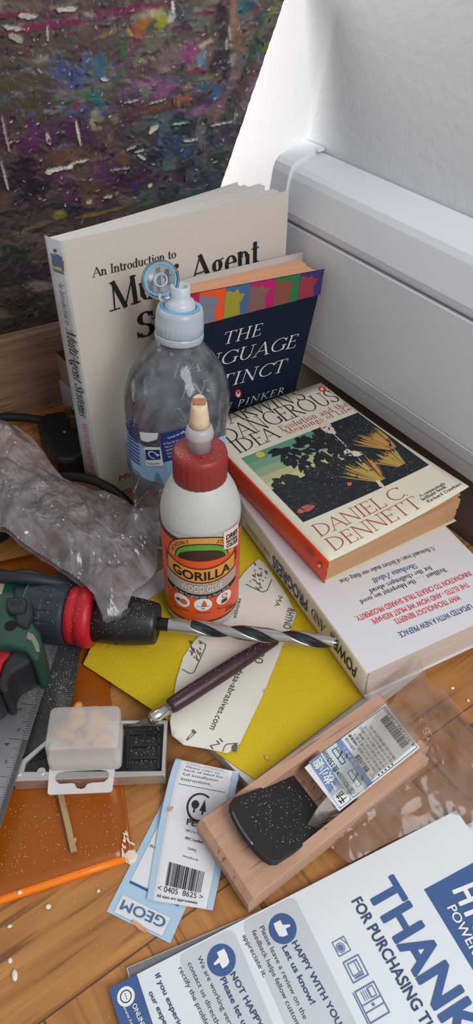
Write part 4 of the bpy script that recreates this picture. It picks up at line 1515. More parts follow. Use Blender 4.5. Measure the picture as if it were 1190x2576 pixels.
def cloth(outline, zfun, step=.005, thick=.0003):
    """outline: points over the table; filled with a grid so it can rise and fall by zfun(x, y)"""
    def clip(poly, ax, k, keep):
        out_ = []
        for i in range(len(poly)):
            p, q = poly[i - 1], poly[i]
            dp, dq = (p[ax] - k) * keep, (q[ax] - k) * keep
            if (dp >= 0) != (dq >= 0):
                t = dp / (dp - dq)
                out_.append((p[0] + (q[0] - p[0]) * t, p[1] + (q[1] - p[1]) * t))
            if dq >= 0:
                out_.append(q)
        return out_
    key, v, f = {}, [], []

    def vid(p):
        k = (round(p[0] * 2e6), round(p[1] * 2e6))
        if k not in key:
            key[k] = len(v)
            v.append(V((p[0], p[1], zfun(p[0], p[1]))))
        return key[k]
    bm = bmesh.new()
    bm.faces.new([bm.verts.new((p.x, p.y, 0)) for p in outline])
    bmesh.ops.triangulate(bm, faces=bm.faces[:], ngon_method='EAR_CLIP')
    tris = [[(q.co.x, q.co.y) for q in fc.verts] for fc in bm.faces]
    bm.free()
    for tri in tris:
        if (tri[1][0] - tri[0][0]) * (tri[2][1] - tri[0][1]) - (tri[2][0] - tri[0][0]) * (tri[1][1] - tri[0][1]) < 0:
            tri.reverse()
        for i in range(math.floor(min(p[0] for p in tri) / step), math.floor(max(p[0] for p in tri) / step) + 1):
            col_ = clip(clip(tri, 0, i * step, 1), 0, (i + 1) * step, -1)
            if len(col_) < 3:
                continue
            for j in range(math.floor(min(p[1] for p in col_) / step), math.floor(max(p[1] for p in col_) / step) + 1):
                cell = clip(clip(col_, 1, j * step, 1), 1, (j + 1) * step, -1)
                ids = []
                for p in cell:
                    k = vid(p)
                    if k not in ids:
                        ids.append(k)
                if len(ids) >= 3:
                    f.append(tuple(ids))
    return v, f


def torn(pts, amp, seed, k=6, z=PADH):
    rnd = random.Random(seed)
    out = []
    for i in range(len(pts)):
        a, b = pts[i], pts[(i + 1) % len(pts)]
        out.append((a[0], a[1]))
        if len(a) > 2 and a[2]:
            n = max(2, int(math.hypot(b[0] - a[0], b[1] - a[1]) / k))
            for j in range(1, n):
                t = j / n
                out.append((lerp(a[0], b[0], t) + rnd.uniform(-amp, amp), lerp(a[1], b[1], t) + rnd.uniform(-amp, amp)))
    return [at(p[0], p[1], z) for p in out]


def padedge(x, y):
    """how far outside the pad's left edge a point is"""
    q = V((x, y, 0)) - pc
    return -q.dot(V((-pe.y, pe.x, 0)) if V((-pe.y, pe.x, 0)).dot(pf) > 0 else V((pe.y, -pe.x, 0)))


def ypz(x, y):
    d = padedge(x, y)
    z = PADH + .0008
    if d > 0:
        z -= min(.0085, max(0, d - .004) * .24)
    return z + .0002 * math.sin(x * 60 + y * 43)


yellow = mat('yellow_grit', (212, 182, 22), .75, var=.16, scale=1600, bump=.9, bscale=1500)
ypx = torn([(207, 1663, 0), (385, 1784, 0), (545, 1895, 0), (641, 1962, 0), (790, 1846, 0), (930, 1742, 0), (800, 1560, 0), (640, 1340, 0), (612, 1330, 1), (520, 1440, 1), (470, 1490, 1), (400, 1530, 1), (300, 1600, 1), (232, 1620, 1)], 3.0, 4)
single('sandpaper_sheet', cloth(ypx, ypz), yellow, 'large yellow sandpaper sheet grit side up, between the drill and the wooden plane', 'sandpaper', solid=.0005, fix=False)

bk = mat('sandpaper_backing', (220, 214, 202), .75, var=.04, scale=900, bump=.2, bscale=700)


def bkz(x, y):
    q = at(440, 1850, PADH)
    d = (V((x, y, 0)) - V((q.x, q.y, 0))).length
    return ypz(x, y) + .0009 + .010 * max(0, 1 - d / .06) ** 2 * .6 + .0022 * math.exp(-((x - .03) ** 2 + (y - .36) ** 2) / .0006)


def lower(px, k):
    return [at(p.x, p.y, k) if False else p for p in px]


bpts = torn([(428, 1822, 0), (432, 1853, 0), (462, 1875, 0), (520, 1884, 0), (572, 1894, 0), (604, 1868, 0), (612, 1850, 0), (664, 1740, 0), (712, 1618, 0), (746, 1542, 0), (722, 1500, 0), (690, 1452, 0), (676, 1432, 1), (652, 1404, 1), (632, 1424, 1),
              (610, 1444, 1), (616, 1478, 1), (598, 1486, 0), (586, 1536, 1), (512, 1590, 1), (492, 1612, 1), (470, 1640, 1), (458, 1664, 1), (464, 1690, 1), (446, 1700, 1), (440, 1760, 0)], 3.2, 8, 5, PADH + .003)
T = Thing('torn_sandpaper', 'torn sandpaper piece with printed cream back up, lying on the yellow sheet', 'sandpaper', at(590, 1700, PADH + .001))
T.cur = T.part('sheet', cloth(bpts, bkz), bk, solid=.0004, smooth=True, fix=False)


class OnPaper(Face):
    def __init__(s, zfun, z0):
        s.P, s.n, s.zf, s.z0 = V((0, 0, z0)), V((0, 0, 1)), zfun, z0
        s.lift = lambda q: zfun(q.x, q.y) - z0


FP = OnPaper(bkz, PADH + .001)
gi = mat('grey_print', (92, 90, 88), .7)
put(T, 'maker_web_address', [FP.text('indasa-abrasives.com', (606, 1668), (527, 1833), (620, 1675), h=.0003)], mat('dark_print', (58, 56, 56), .7))
for g_ in [FP.text('P 80', (652, 1613), (640, 1668), (672, 1618), h=.0003), FP.text('P', (495, 1843), (471, 1866), (485, 1836), h=.0003), FP.text('MA', (700, 1499), (690, 1525), (712, 1503), h=.0003),
                       FP.text('MA', (528, 1709), (516, 1732), (537, 1714), h=.0003), FP.text('IN', (562, 1866), (535, 1886), (556, 1856), h=.0003),
                       FP.text('RHYNO', (724, 1530), (712, 1580), (742, 1536), h=.0003, bold=.02)]:
    put(T, 'grit_number', [g_], gi)


def boxline(pts, w):
    out = []
    for a, b in zip(pts[:-1], pts[1:]):
        d = math.hypot(b[0] - a[0], b[1] - a[1])
        nx, ny = -(b[1] - a[1]) / d * w / 2, (b[0] - a[0]) / d * w / 2
        out.append([(a[0] + nx, a[1] + ny), (b[0] + nx, b[1] + ny), (b[0] - nx, b[1] - ny), (a[0] - nx, a[1] - ny)])
    return out


for pts in ([(500, 1612), (518, 1622), (516, 1632), (488, 1692), (478, 1695), (458, 1684)], [(618, 1470), (660, 1490), (672, 1486), (684, 1458)], [(560, 1892), (566, 1876), (574, 1872), (600, 1870)]):
    put(T, 'printed_frame', [FP.poly(q, .0003) for q in boxline(pts, 2.2)], gi)
rnd = random.Random(3)
rh = []
for cx_, cy_, sp_ in ((488, 1640, 16), (650, 1452, 22), (590, 1882, 6)):
    for i in range(26):
        rh.append(FP.blob((cx_ + rnd.gauss(0, sp_ * .5), cy_ + rnd.gauss(0, sp_ * .7)), rnd.uniform(1.5, 6), rnd.uniform(1, 2.6), rnd.uniform(20, 90), .0003, 8))
for i in range(3):
    put(T, 'printed_mark', rh[26 * i:26 * i + 26], gi)
# scuffed end where the paper layer has peeled
put(T, 'batch_print', [FP.text('PREMIER', (600, 1506), (586, 1556), (607, 1508), h=.0003, bold=.02)], gi)

# orange document wallet under the tools
orp = mat('orange_polypropylene', (180, 94, 18), .28, var=.08, scale=16, trans=.35, spec=.5)
oc = at(328, 2153, .004)
oe = (at(266, 1705, .004) - oc)
oe = V((oe.x, oe.y, 0)).normalized()
of = at(0, 2262, .004) - oc
of = V((of.x, of.y, 0)).normalized()
oc = V((oc.x, oc.y, 0))
T = Thing('document_wallet', 'translucent orange plastic wallet underneath the try square and drill', 'wallet', oc + of * .1 + oe * .13)


def wal(s, t):
    return oc + of * (.235 * s) + oe * (.262 * t)


def wz(s, t):
    return .0042 + .0012 * math.sin(s * 9 + t * 3) * math.sin(t * 7) * min(1, 8 * s, 8 * t)


T.part('upper_sheet', gridsurf(lambda s, t: wal(s, t) + Z(wz(s, t)), 26, 30), orp, smooth=True, solid=.0006)
T.part('lower_sheet', slab(oc + Z(.0003), of * .235, oe * .262, Z(.0006)), orp)
T.part('contents', slab(oc + of * .045 + oe * .02 + Z(.0011), of * .18, oe * .225, Z(.0012)), mat('tan_papers', (170, 110, 60), .8))
T.part('edge_binding', tube([oc + Z(.0026) + of * (.235 * i / 8) + Z(.0003 * math.sin(i)) for i in range(9)], .0024, 10), mat('bright_orange_edge', (240, 122, 8), .35, trans=0), smooth=True, label='bright orange edge')
T.part('side_fold', tube([oc + Z(.0025) + oe * (.262 * i / 8) for i in range(9)], .0016, 10), orp, smooth=True)
sc_ = []
rnd = random.Random(12)
for i in range(14):
    px, py = 306 + rnd.uniform(0, 20), 2090 + i * 5.4
    a = at(px, py, .0056)
    ang = rnd.uniform(.4, 1.4)
    L_ = rnd.uniform(.002, .006)
    d = V((math.cos(ang), -math.sin(ang), 0))
    n_ = V((d.y, -d.x, 0)) * .0003
    sc_.append(([a - n_, a + d * L_ * .5 - n_ * 2, a + d * L_, a + d * L_ * .5 + n_ * 2, a + n_], [(0, 1, 2, 3, 4)]))
put(T, 'stress_marks', sc_, mat('stress_white', (226, 206, 186), .6), label='whitened creases at the corner')
T.part('torn_corner', lathe(oc + Z(.0004), (0, 0, 1), [(.004, 0), (.0045, .003), (.003, .0046)], 7), mat('stress_white', (226, 206, 186), .6))

# ---- folded timber label
lbl = mat('label_paper', (216, 216, 220), .6, var=.02)
lblue = mat('label_blue', (166, 192, 212), .6, var=.02)
ldark = mat('label_teal', (28, 92, 132), .6)
ltext = mat('label_slate', (52, 62, 78), .6)
T = Thing('timber_label', 'folded blue and white timber label with a barcode, lying left of the wooden plane', 'label', at(430, 2150, 0))
q = [at(268, 2293, .0006), at(428, 2373, .0006), at(527, 2160, .0006), at(413, 2008, .0006)]
q[3] = q[0] + (at(412, 2012, .0006) - q[0])
q[2] = q[1] + (q[3] - q[0])


def low(a, b):
    return lerp(lerp(q[0], q[1], a), lerp(q[3], q[2], a), b)


T.cur = T.part('lower_leaf', gridsurf(lambda a, b: low(a, b) + Z(.0002 * math.sin(b * 5)), 4, 8), lblue, solid=.0003)
FL = Face(q[0], (0, 0, 1))
FL.P = FL.P + Z(.0003)


def lp(a, b):
    return low(a, b) + Z(.00055)


def lquad(a0, b0, a1, b1, h=0):
    return [lp(a0, b0) + Z(h), lp(a1, b0) + Z(h), lp(a1, b1) + Z(h), lp(a0, b1) + Z(h)], [(0, 1, 2, 3)]


put(T, 'lower_leaf_print', [lquad(.10, .02, .86, .16), lquad(.11, .285, .88, .99)], lbl, label='white panels')
put(T, 'lower_leaf_print', [lquad(.11, .262, .9, .279)], ldark)
put(T, 'brand_name', [FL.text('GEOM', (421, 2312), (312, 2264), (410, 2337), h=.0008, bold=.01)], mat('label_slate_blue', (60, 104, 140), .6))
put(T, 'lower_leaf_print', [FL.text('ng', (391, 2131), (378, 2127), (389, 2138), h=.0008)], ltext)
# the upper leaf: two long edges given from its loose end up to the fold, rising as it goes, then rolling under
Lf = [(369, 2263, .002), (389, 2140, .002), (409, 2030, .004), (428, 1950, .010), (441, 1912, .0155)]
Rt = [(535, 2290, .002), (556, 2190, .002), (579, 2060, .004), (594, 1982, .010), (600, 1946, .0155)]
le = [at(*p) for p in Lf]
re_ = [at(*p) for p in Rt]
up_ = (le[-1] - le[-2]).normalized()
axr = (re_[-1] - le[-1]).normalized()
for k in range(1, 9):
    a = math.radians(40 + 25 * k)
    r = .0062
    base_l, base_r = le[4], re_[4]
    fw_ = V((up_.x, up_.y, 0)).normalized()
    d = fw_ * (r * (math.sin(math.radians(a * 57.3)) - math.sin(math.radians(40)))) + Z(r * (math.cos(math.radians(a * 57.3)) - math.cos(math.radians(40))))
    le.append(base_l + d)
    re_.append(base_r + d)
lsm, rsm = smoothpath(le, 6), smoothpath(re_, 6)
NL = len(lsm) - 1


def upl(a, b):
    f = b * NL
    i = min(NL - 1, int(f))
    p, r = lerp(lsm[i], lsm[i + 1], f - i), lerp(rsm[i], rsm[i + 1], f - i)
    return lerp(p, r, a)


def upn(a, b):
    e = .004
    x = upl(min(1, a + e), b) - upl(max(0, a - e), b)
    y = upl(a, min(1, b + e)) - upl(a, max(0, b - e))
    return x.cross(y).normalized()


T.cur = T.part('upper_leaf', gridsurf(upl, 6, NL), lbl, smooth=True, solid=.00025)


def strip(a0, a1, b0, b1, n=30, h=.0002):
    return gridsurf(lambda s, t: upl(lerp(a0, a1, s), lerp(b0, b1, t)) + upn(lerp(a0, a1, s), lerp(b0, b1, t)) * h, 2, n)


bE = 1.0
put(T, 'blue_border', [strip(0, .085, 0, bE), strip(.905, 1, 0, bE)], lblue, label='pale blue borders')


def uptext(t, a0, a1, b, hgt_, bold=0, st='sans'):
    """a line of print across the leaf from a0 to a1 with its baseline at b"""
    g = sans(t, 1.0, bold=bold)
    x0, x1 = min(v[0] for v in g[0]), max(v[0] for v in g[0])
    return [upl(lerp(a0, a1, (x - x0) / (x1 - x0)), b + y * hgt_) + upn(.5, b) * .00022 for x, y in g[0]], g[1]


b4 = 4 * 6 / NL                                       # where the fold begins
put(T, 'advice_text', [uptext('Please refer to', .2, .72, b4 * .895, b4 * .03), uptext('back of label for', .185, .79, b4 * .838, b4 * .03), uptext('full installation', .18, .72, b4 * .78, b4 * .03),
                       uptext('instructions.', .175, .63, b4 * .725, b4 * .03), uptext('timber cladding.', .17, .78, b4 * .985, b4 * .02, bold=.01)], ltext)
put(T, 'rule', [strip(.15, .86, b4 * .953, b4 * .957, 1), strip(.15, .86, b4 * .683, b4 * .688, 1)], mat('label_rule', (40, 84, 96), .6))


def upshape(g, a, b, s):
    """2D shape in leaf units centred at (a, b)"""
    w_ = (upl(1, b) - upl(0, b)).length
    l_ = (upl(a, b + .02) - upl(a, b)).length / .02
    return [upl(a + x * s / w_, b + y * s / l_) + upn(.5, b) * .00022 for x, y in g[0]], g[1]


lbk_ = mat('label_black', (34, 36, 44), .6)
ca2, cb2 = .53, b4 * .545
put(T, 'certification_mark', [upshape(ring2(0, 0, 1, 1, .16, .9, 5.6), ca2, cb2, .0075), upshape(d2(-.38, .1, .32), ca2, cb2, .0075), upshape(r2(-.46, -.5, .15, .6), ca2, cb2, .0075),
                              upshape(p2([(.05, -.3), (.6, -.3), (.34, .6)]), ca2, cb2, .0075), upshape(r2(.26, -.55, .15, .3), ca2, cb2, .0075)], lbk_)
put(T, 'certification_text', [uptext('PEFC', .39, .69, b4 * .425, b4 * .032, bold=.03), uptext('PEFC/16-37-009', .4, .68, b4 * .388, b4 * .013), uptext('PEFC Certified', .41, .67, b4 * .35, b4 * .013, bold=.02), uptext('Cladding', .47, .6, b4 * .305, b4 * .012), uptext('www.pefc.co.uk', .42, .65, b4 * .262, b4 * .012)], lbk_)
bc = barcode(0, 0, 1, 1, 8, 26)
put(T, 'barcode', [([upl(lerp(.24, .78, x), lerp(b4 * .088, b4 * .215, y)) + upn(.5, .1) * .00022 for x, y in bc[0]], bc[1])], lbk_)
put(T, 'barcode_number', [uptext('< 0405  8625 >', .14, .82, b4 * .052, b4 * .032), uptext('All sizes are approximate', .14, .76, b4 * .02, b4 * .016, bold=.01)], lbk_)

# ---- thank-you leaflet, a grey leaflet under it and another card
card = mat('card_gloss_white', (214, 219, 222), .4, var=.015)
cblue = mat('card_blue', (62, 90, 138), .45, var=.03)
cz = .0046
k0, k1 = at(274, 2487, cz), at(1148, 2038, cz)
cey = (k1 - k0)
cH = cey.length
cey.normalize()
cex = V((cey.y, -cey.x, 0))
if cex.y > 0:
    cex = -cex
T = Thing('thank_you_leaflet', 'white and blue THANK YOU leaflet lying across the bottom right', 'leaflet', k0 + cex * .07 + cey * cH / 2 - Z(.0015))
T.cur = T.part('leaflet', slab(k0 - Z(.0012), cex * .17, cey * cH, Z(.0012)), card)
FC = Face(k0, (0, 0, 1))


def cxy(x, y, h=.00015):
    return k0 + cex * x + cey * y + Z(h)


def cs(g, x, y, s=1.0, h=.00015):
    return [cxy(x + a * s, y + b * s, h) for a, b in g[0]], g[1]


def band_px(p):
    v = FC.hit(p) - k0
    return v.dot(cex), v.dot(cey)


bx = band_px((344, 2450))[1]
put(T, 'blue_footer', [cs(r2(0, 0, .17, bx), 0, 0)], cblue, label='blue strip')
cgrey = mat('card_grey_panel', (190, 195, 200), .45)
cnavy = mat('card_navy_text', (54, 70, 106), .5)
cdark = mat('card_dark_text', (58, 62, 74), .5)
x0, y0 = band_px((660, 2290))
boxes = []
for (p_tl, hgt_) in (((700, 2284), 0), ((536, 2364), 0)):
    pass
a_ = band_px((622, 2320))
b_ = band_px((740, 2284))
c_ = band_px((463, 2402))
d_ = band_px((583, 2364))
put(T, 'grey_panel', [cs(rr2(a_[0] - .001, min(a_[1], b_[1]) - .003, .13, abs(b_[1] - a_[1]) + .006, .004), 0, 0), cs(rr2(c_[0] - .001, min(c_[1], d_[1]) - .003, .13, abs(d_[1] - c_[1]) + .006, .004), 0, 0)], cgrey)
for p in ((711, 2336), (557, 2415)):
    x, y = band_px(p)
    put(T, 'thumb_icon', [cs(d2(0, 0, 1), x, y, .0078, .0003)], cblue)
    up = p[0] > 600
    hand = [(-.55, -.45), (-.15, -.5), (.35, -.45), (.5, -.2), (.52, .15), (.1, .2), (.12, .55), (-.02, .6), (-.2, .1), (-.55, .1)]
    if not up:
        hand = [(x_, -y_) for x_, y_ in hand]
    put(T, 'thumb_icon', [cs(p2(hand), x, y, .0078, .00045)], WHITE_INK)
x, y = band_px((317, 2507))
put(T, 'speech_icon', [cs(d2(0, 0, 1), x, y, .0046, .0003)], WHITE_INK)
put(T, 'speech_icon', [cs(ring2(0, 0, .6, .6, .12), x, y, .0046, .00042), cs(d2(-.25, 0, .07), x, y, .0046, .00042), cs(d2(0, 0, .07), x, y, .0046, .00042), cs(d2(.25, 0, .07), x, y, .0046, .00042)], cdark)


def ct(t, p, tp, ratio=None, bold=0.0, h=.0003):
    """a line on the leaflet from pixel p; cap height from pixel tp; runs on past the frame"""
    x, y = band_px(p)
    x2, y2 = band_px(tp)
    H = abs(y2 - y)
    return cs(sans(t, H, bold=bold, cond=ratio or .92), x, y, 1, h)


def ft(t, S, E, Tp, bold=0.0, h=.0003):
    return FC.text(t, S, E, Tp, bold=bold, h=h)


put(T, 'heading', [ft('THANK YOU', (919, 2238), (1345, 2975), (990, 2201), .05)], cblue)
put(T, 'subheading', [ft('FOR PURCHASING THIS TOOL', (884, 2268), (1163, 2760), (908, 2255), .03)], cnavy)
for nm_, t_, S_, E_, T_, bo in (('panel_heading', 'HAPPY WITH YOUR ITEM?', (734, 2373), (900, 2678), (748, 2366), .03), ('panel_heading', 'Let us know!', (709, 2384), (782, 2529), (722, 2377), .03),
                                ('panel_heading', 'NOT HAPPY?', (579, 2452), (655, 2597), (593, 2445), .03), ('panel_heading', 'Please let us know', (554, 2464), (649, 2665), (567, 2457), .03)):
    put(T, nm_, [ft(t_, S_, E_, T_, bo)], cnavy)
for t_, S_, E_, T_ in (('Please leave a review on the', (653, 2334), (764, 2566), (664, 2329)), ('feedback helps fellow customers', (633, 2344), (760, 2612), (644, 2339)), ('appreciate it.', (610, 2355), (663, 2460), (621, 2350)),
                       ('We are working very hard to', (496, 2410), (612, 2659), (507, 2405)), ('contact us directly so we can', (472, 2425), (592, 2685), (483, 2420)), ('rectify the problem for you', (449, 2437), (560, 2672), (460, 2432))):
    put(T, 'panel_text', [ft(t_, S_, E_, T_)], cdark)
put(T, 'footer_note', [ft('If you experience any issue', (390, 2454), (514, 2728), (402, 2448), .02)], cnavy)
put(T, 'footer_note', [ft('our expert team will help', (374, 2498), (489, 2742), (386, 2493), .02)], cnavy)
put(T, 'footer_contact', [ft('ONLINE', (332, 2529), (357, 2588), (343, 2524), .03), ft('www.help', (309, 2533), (335, 2592), (317, 2530))], WHITE_INK)
hx = band_px((1067, 2238))
put(T, 'blue_header', [cs(r2(hx[0], hx[1], .1695 - hx[0], cH - hx[1] - .004), 0, 0, 1, .0002)], cblue)
put(T, 'maker_name', [ft('HYCHIKA', (1138, 2240), (1290, 2532), (1190, 2213), .05, .0004)], WHITE_INK)
put(T, 'maker_name', [ft('POWER TOOLS', (1124, 2284), (1259, 2533), (1144, 2274), .02, .0004)], WHITE_INK)
# little machine drawings
ln_ = mat('card_line_art', (96, 116, 156), .5)


def ic(shapes, p, s):
    x, y = band_px(p)
    return [cs(g, x, y, s, .0003) for g in shapes]


put(T, 'machine_drawing', ic([frame2(-1, -1, 2, 2, .13), d2(.1, -.2, .45), ring2(.1, -.2, .62, .62, .1), l2([(-1, .4), (.2, 1)], .12)], (859, 2381), .0037), ln_)
put(T, 'machine_drawing', ic([frame2(-1.1, -1, 2.2, 2, .14), frame2(-.75, -.65, 1.3, 1.2, .12), r2(.7, -.6, .2, 1.2), l2([(-.7, .2), (.5, .2)], .1)], (895, 2437), .0047), ln_)
put(T, 'machine_drawing', ic([frame2(-1.3, -1, 2.6, 2, .12), l2([(-.1, -1), (-.1, 1)], .1), l2([(.5, -1), (.5, 1)], .1), frame2(-1.1, .2, .8, .5, .08), d2(.2, 0, .14), l2([(-1.3, -1.2), (1.3, -1.2)], .1)] + [l2([(-1.1, .1 - .2 * i), (-.3, .1 - .2 * i)], .06) for i in range(4)], (936, 2521), .0058), ln_)

g0, g1 = at(318, 2434, .0028), at(600, 2313, .0028)
gey = (g1 - g0).normalized()
gex = V((gey.y, -gey.x, 0))
T = Thing('folded_leaflet', 'dark grey leaflet peeping out beneath the THANK YOU leaflet', 'leaflet', g0 + gey * .08 + gex * .05 - Z(.0028))
T.part('pages', slab(g0 - Z(.0027), gex * .12, gey * .16, Z(.0022)), mat('leaflet_pages', (210, 208, 206), .7))
T.part('cover', slab(g0 - Z(.0005) + gex * .0006 + gey * .0006, gex * .119, gey * .159, Z(.0005)), mat('leaflet_grey', (112, 112, 116), .5))
h0 = at(1172, 2076, .0008)
single('white_card', slab(h0 + V((0, 0, 0)), cex * .1, cey * .06, Z(.0006)), card, 'plain white card poking out at the right, beyond the THANK YOU leaflet', 'card')

# ================================================================== bottles


class CylFace(Face):
    """print wrapped on an upright cylinder: flat coordinates are (arc, height)"""

    def __init__(s, O, ax, r, maxlen=.003):
        s.O, s.ax, s.r, s.ml = V(O), V(ax).normalized(), r, maxlen
        f = CAM_C - s.O
        s.f = (f - s.ax * f.dot(s.ax)).normalized()
        s.sd = s.ax.cross(s.f)
        s.n = V((0, 0, 1))
        s.P = V((0, 0, 0))

    def hit(s, p):
        if isinstance(p, V):
            return p
        d = (CAM_R @ V((p[0] - IW / 2, p[1] - IH / 2, FPX))).normalized()
        o = CAM_C - s.O
        dp, op_ = d - s.ax * d.dot(s.ax), o - s.ax * o.dot(s.ax)
        a, b, c = dp.dot(dp), 2 * dp.dot(op_), op_.dot(op_) - s.r ** 2
        disc = b * b - 4 * a * c
        t = (-b - math.sqrt(max(0, disc))) / (2 * a)
        q = o + d * t
        return V((math.atan2(q.dot(s.sd), q.dot(s.f)) * s.r, q.dot(s.ax), 0))

    def out(s, q, h):
        a = q.x / s.r
        return s.O + s.ax * q.y + (s.f * math.cos(a) + s.sd * math.sin(a)) * (s.r + h)

    def wrap(s, flat, faces, h):
        bm = bmesh.new()
        bv = [bm.verts.new((x, y, 0)) for x, y in flat]
        for f in faces:
            try:
                bm.faces.new([bv[i] for i in f])
            except ValueError:
                pass
        bmesh.ops.triangulate(bm, faces=bm.faces)
        for _ in range(7):
            es = [e for e in bm.edges if abs(e.verts[0].co.x - e.verts[1].co.x) > s.ml]
            if not es:
                break
            bmesh.ops.subdivide_edges(bm, edges=es, cuts=1)
            bmesh.ops.triangulate(bm, faces=bm.faces)
        bm.verts.index_update()
        v = [s.out(V((q.co.x, q.co.y, 0)), h) for q in bm.verts]
        f = [tuple(q.index for q in fc.verts) for fc in bm.faces]
        bm.free()
        return v, f

    def text(s, t, S, E, T, st='sans', h=.00014, K=.12, k=.045, bold=0.0, shear=0.0, track=0.0, sag=0.0):
        a, e, c = s.hit(S), s.hit(E), s.hit(T)
        ex = e - a
        ln = ex.length
        ex.normalize()
        ey = V((-ex.y, ex.x, 0))
        H = abs((c - a).dot(ey))
        g = serif(t, 1.0, K, k, track=track, shear=shear) if st == 'serif' else sans(t, 1.0, bold=bold, shear=shear)
        x0, x1 = min(v[0] for v in g[0]), max(v[0] for v in g[0])
        fl = []
        for x, y in g[0]:
            u = (x - x0) / (x1 - x0)
            p = a + ex * (u * ln) + ey * (y * H)
            fl.append((p.x, p.y - sag * (1 - (2 * u - 1) ** 2)))
        return s.wrap(fl, g[1], h)

    def poly(s, pts, h=.0001):
        q = [s.hit(p) for p in pts]
        fl = [(p.x, p.y) for p in q]
        tri = tessellate_polygon([[V((a, b, 0)) for a, b in fl]])
        return s.wrap(fl, tri, h)

    def shape(s, g, p, sx, sy=None, h=.0001):
        """2D shape centred on a pixel, in metres"""
        c = s.hit(p)
        sy = sx if sy is None else sy
        return s.wrap([(c.x + x * sx, c.y + y * sy) for x, y in g[0]], g[1], h)


# ---- water bottle
wb = at(438, 1324, 0)
wt = at(451, 836, .180)
HS = 1.05                                            # the bottle is a little taller than its profile
wax = (wt - wb).normalized()
clear = film_mat('clear_pet', (244, 247, 250), .24, (196, 202, 212), .06, 1.0, .25, 90)
T = Thing('water_bottle', 'clear plastic water bottle with an open flip cap, standing before the books', 'bottle', wb)
prof = [(.022, .003), (.033, .0), (.0362, .004), (.0368, .012), (.0355, .02), (.0368, .028), (.0352, .036), (.0362, .044), (.0345, .050), (.0365, .0555), (.0395, .062), (.0408, .075), (.0408, .092), (.0398, .103),
        (.0408, .112), (.0412, .122), (.0398, .132), (.0365, .142), (.031, .151), (.0245, .159), (.0185, .165), (.015, .169), (.0145, .174)]
pr2 = [(p.x * .965, p.y * HS) for p in smoothpath([V((r, h, 0)) for r, h in prof], 4)]


def wob(t, r, h):
    w = 0.0
    if .006 < h < .052:
        w = .0016 * math.sin(t * 5 + h * 190) * min(1, (h - .006) / .008) * min(1, (.052 - h) / .008)
    if .06 < h < .11:
        w = .0007 * math.sin(t * 3 + 1 + h * 60) + .0005 * math.sin(t * 8 + h * 130)
    if h >= .11:
        w = .0009 * math.sin(t * 4) * max(0, min(1, (.165 - h) / .05)) - .0016 * math.exp(-((math.sin((t - 1.1) * 3)) / .3) ** 2) * math.exp(-((h - .128) / .016) ** 2)
    return r + w


T.part('body', lathe(wb, wax, pr2, 96, cap=True, fn=wob), clear, smooth=True, fix=False)
F = CylFace(wb, wax, .0402)
wfilm = mat('label_film_blue', (150, 186, 218), .3, var=.06, scale=120, coat=.3)
lwave = lambda a: .0035 * math.sin(a * 60) + .004 * math.sin(a * 25 + 1)
lv_, lf_ = gridsurf(lambda s_, t: F.out(V((lerp(-.062, .05, s_), lerp(.0735 + .0006 * math.sin(s_ * 20), .1095 + lwave(lerp(-.062, .05, s_)) - .008 * s_, t), 0)), -.0002 + .0004 * math.sin(s_ * 40) - (.0012 * (1 - t) ** 3)), 60, 8)
T.cur = T.part('label', (lv_, lf_), wfilm, smooth=True, fix=False, label='pale blue wrap label')
dnavy = mat('label_navy', (32, 50, 120), .45)
put(T, 'label_panel', [F.poly([(403, 1090), (492, 1062), (492, 1130), (412, 1162)], .0006)], dnavy)
put(T, 'label_panel', [F.poly([(362, 1121), (404, 1124), (412, 1170), (370, 1170)], .0006), F.poly([(352, 1085), (399, 1088), (396, 1104), (372, 1112), (356, 1106)], .0006)], WHITE_INK)
put(T, 'recycle_symbol', [F.poly([(366, 1130), (402, 1130), (405, 1154), (369, 1156)], .0008)], dnavy)
put(T, 'recycle_symbol', [F.shape(ring2(0, 0, 1, 1, .3, .3, 5.2), (386, 1143), .0034, .0028, .001), F.shape(p2([(.5, .7), (1.6, .7), (1.05, -.2)]), (386, 1143), .0034, .0028, .001)], WHITE_INK)
put(T, 'label_text', [F.text('Recycle', (375, 1167), (402, 1166), (375, 1162), h=.0009), F.text('NUTRITIONAL', (357, 1118), (396, 1113), (356, 1112), h=.0008, bold=.01), F.text('COMPASS', (360, 1124), (390, 1121), (359, 1119), h=.0008, bold=.01)], INK)
put(T, 'label_text', [F.text('Good to talk', (424, 1103), (466, 1085), (421, 1098), h=.0008, bold=.01)]
    + [F.text(t_, (413 + 3 * i, 1118 + 8 * i), (486 - i, 1092 + 8 * i), (412 + 3 * i, 1113 + 8 * i), h=.0008) for i, t_ in enumerate(('PO Box 58, Freepost number', 'Visit our web pages for news', 'Nothing added but the spring', 'Store in a cool clean place', 'Best before see the bottle'))], WHITE_INK)
tl_ = []
for i in range(12):
    y_ = 1046 + i * 8.5
    tl_.append(F.poly([(318 + i * .7, y_ + 3), (349 + i * .4, y_ + 22 + i * .5), (349 + i * .4, y_ + 25 + i * .5), (318 + i * .7, y_ + 6)], .0007))
put(T, 'nutrition_table', tl_, dnavy)
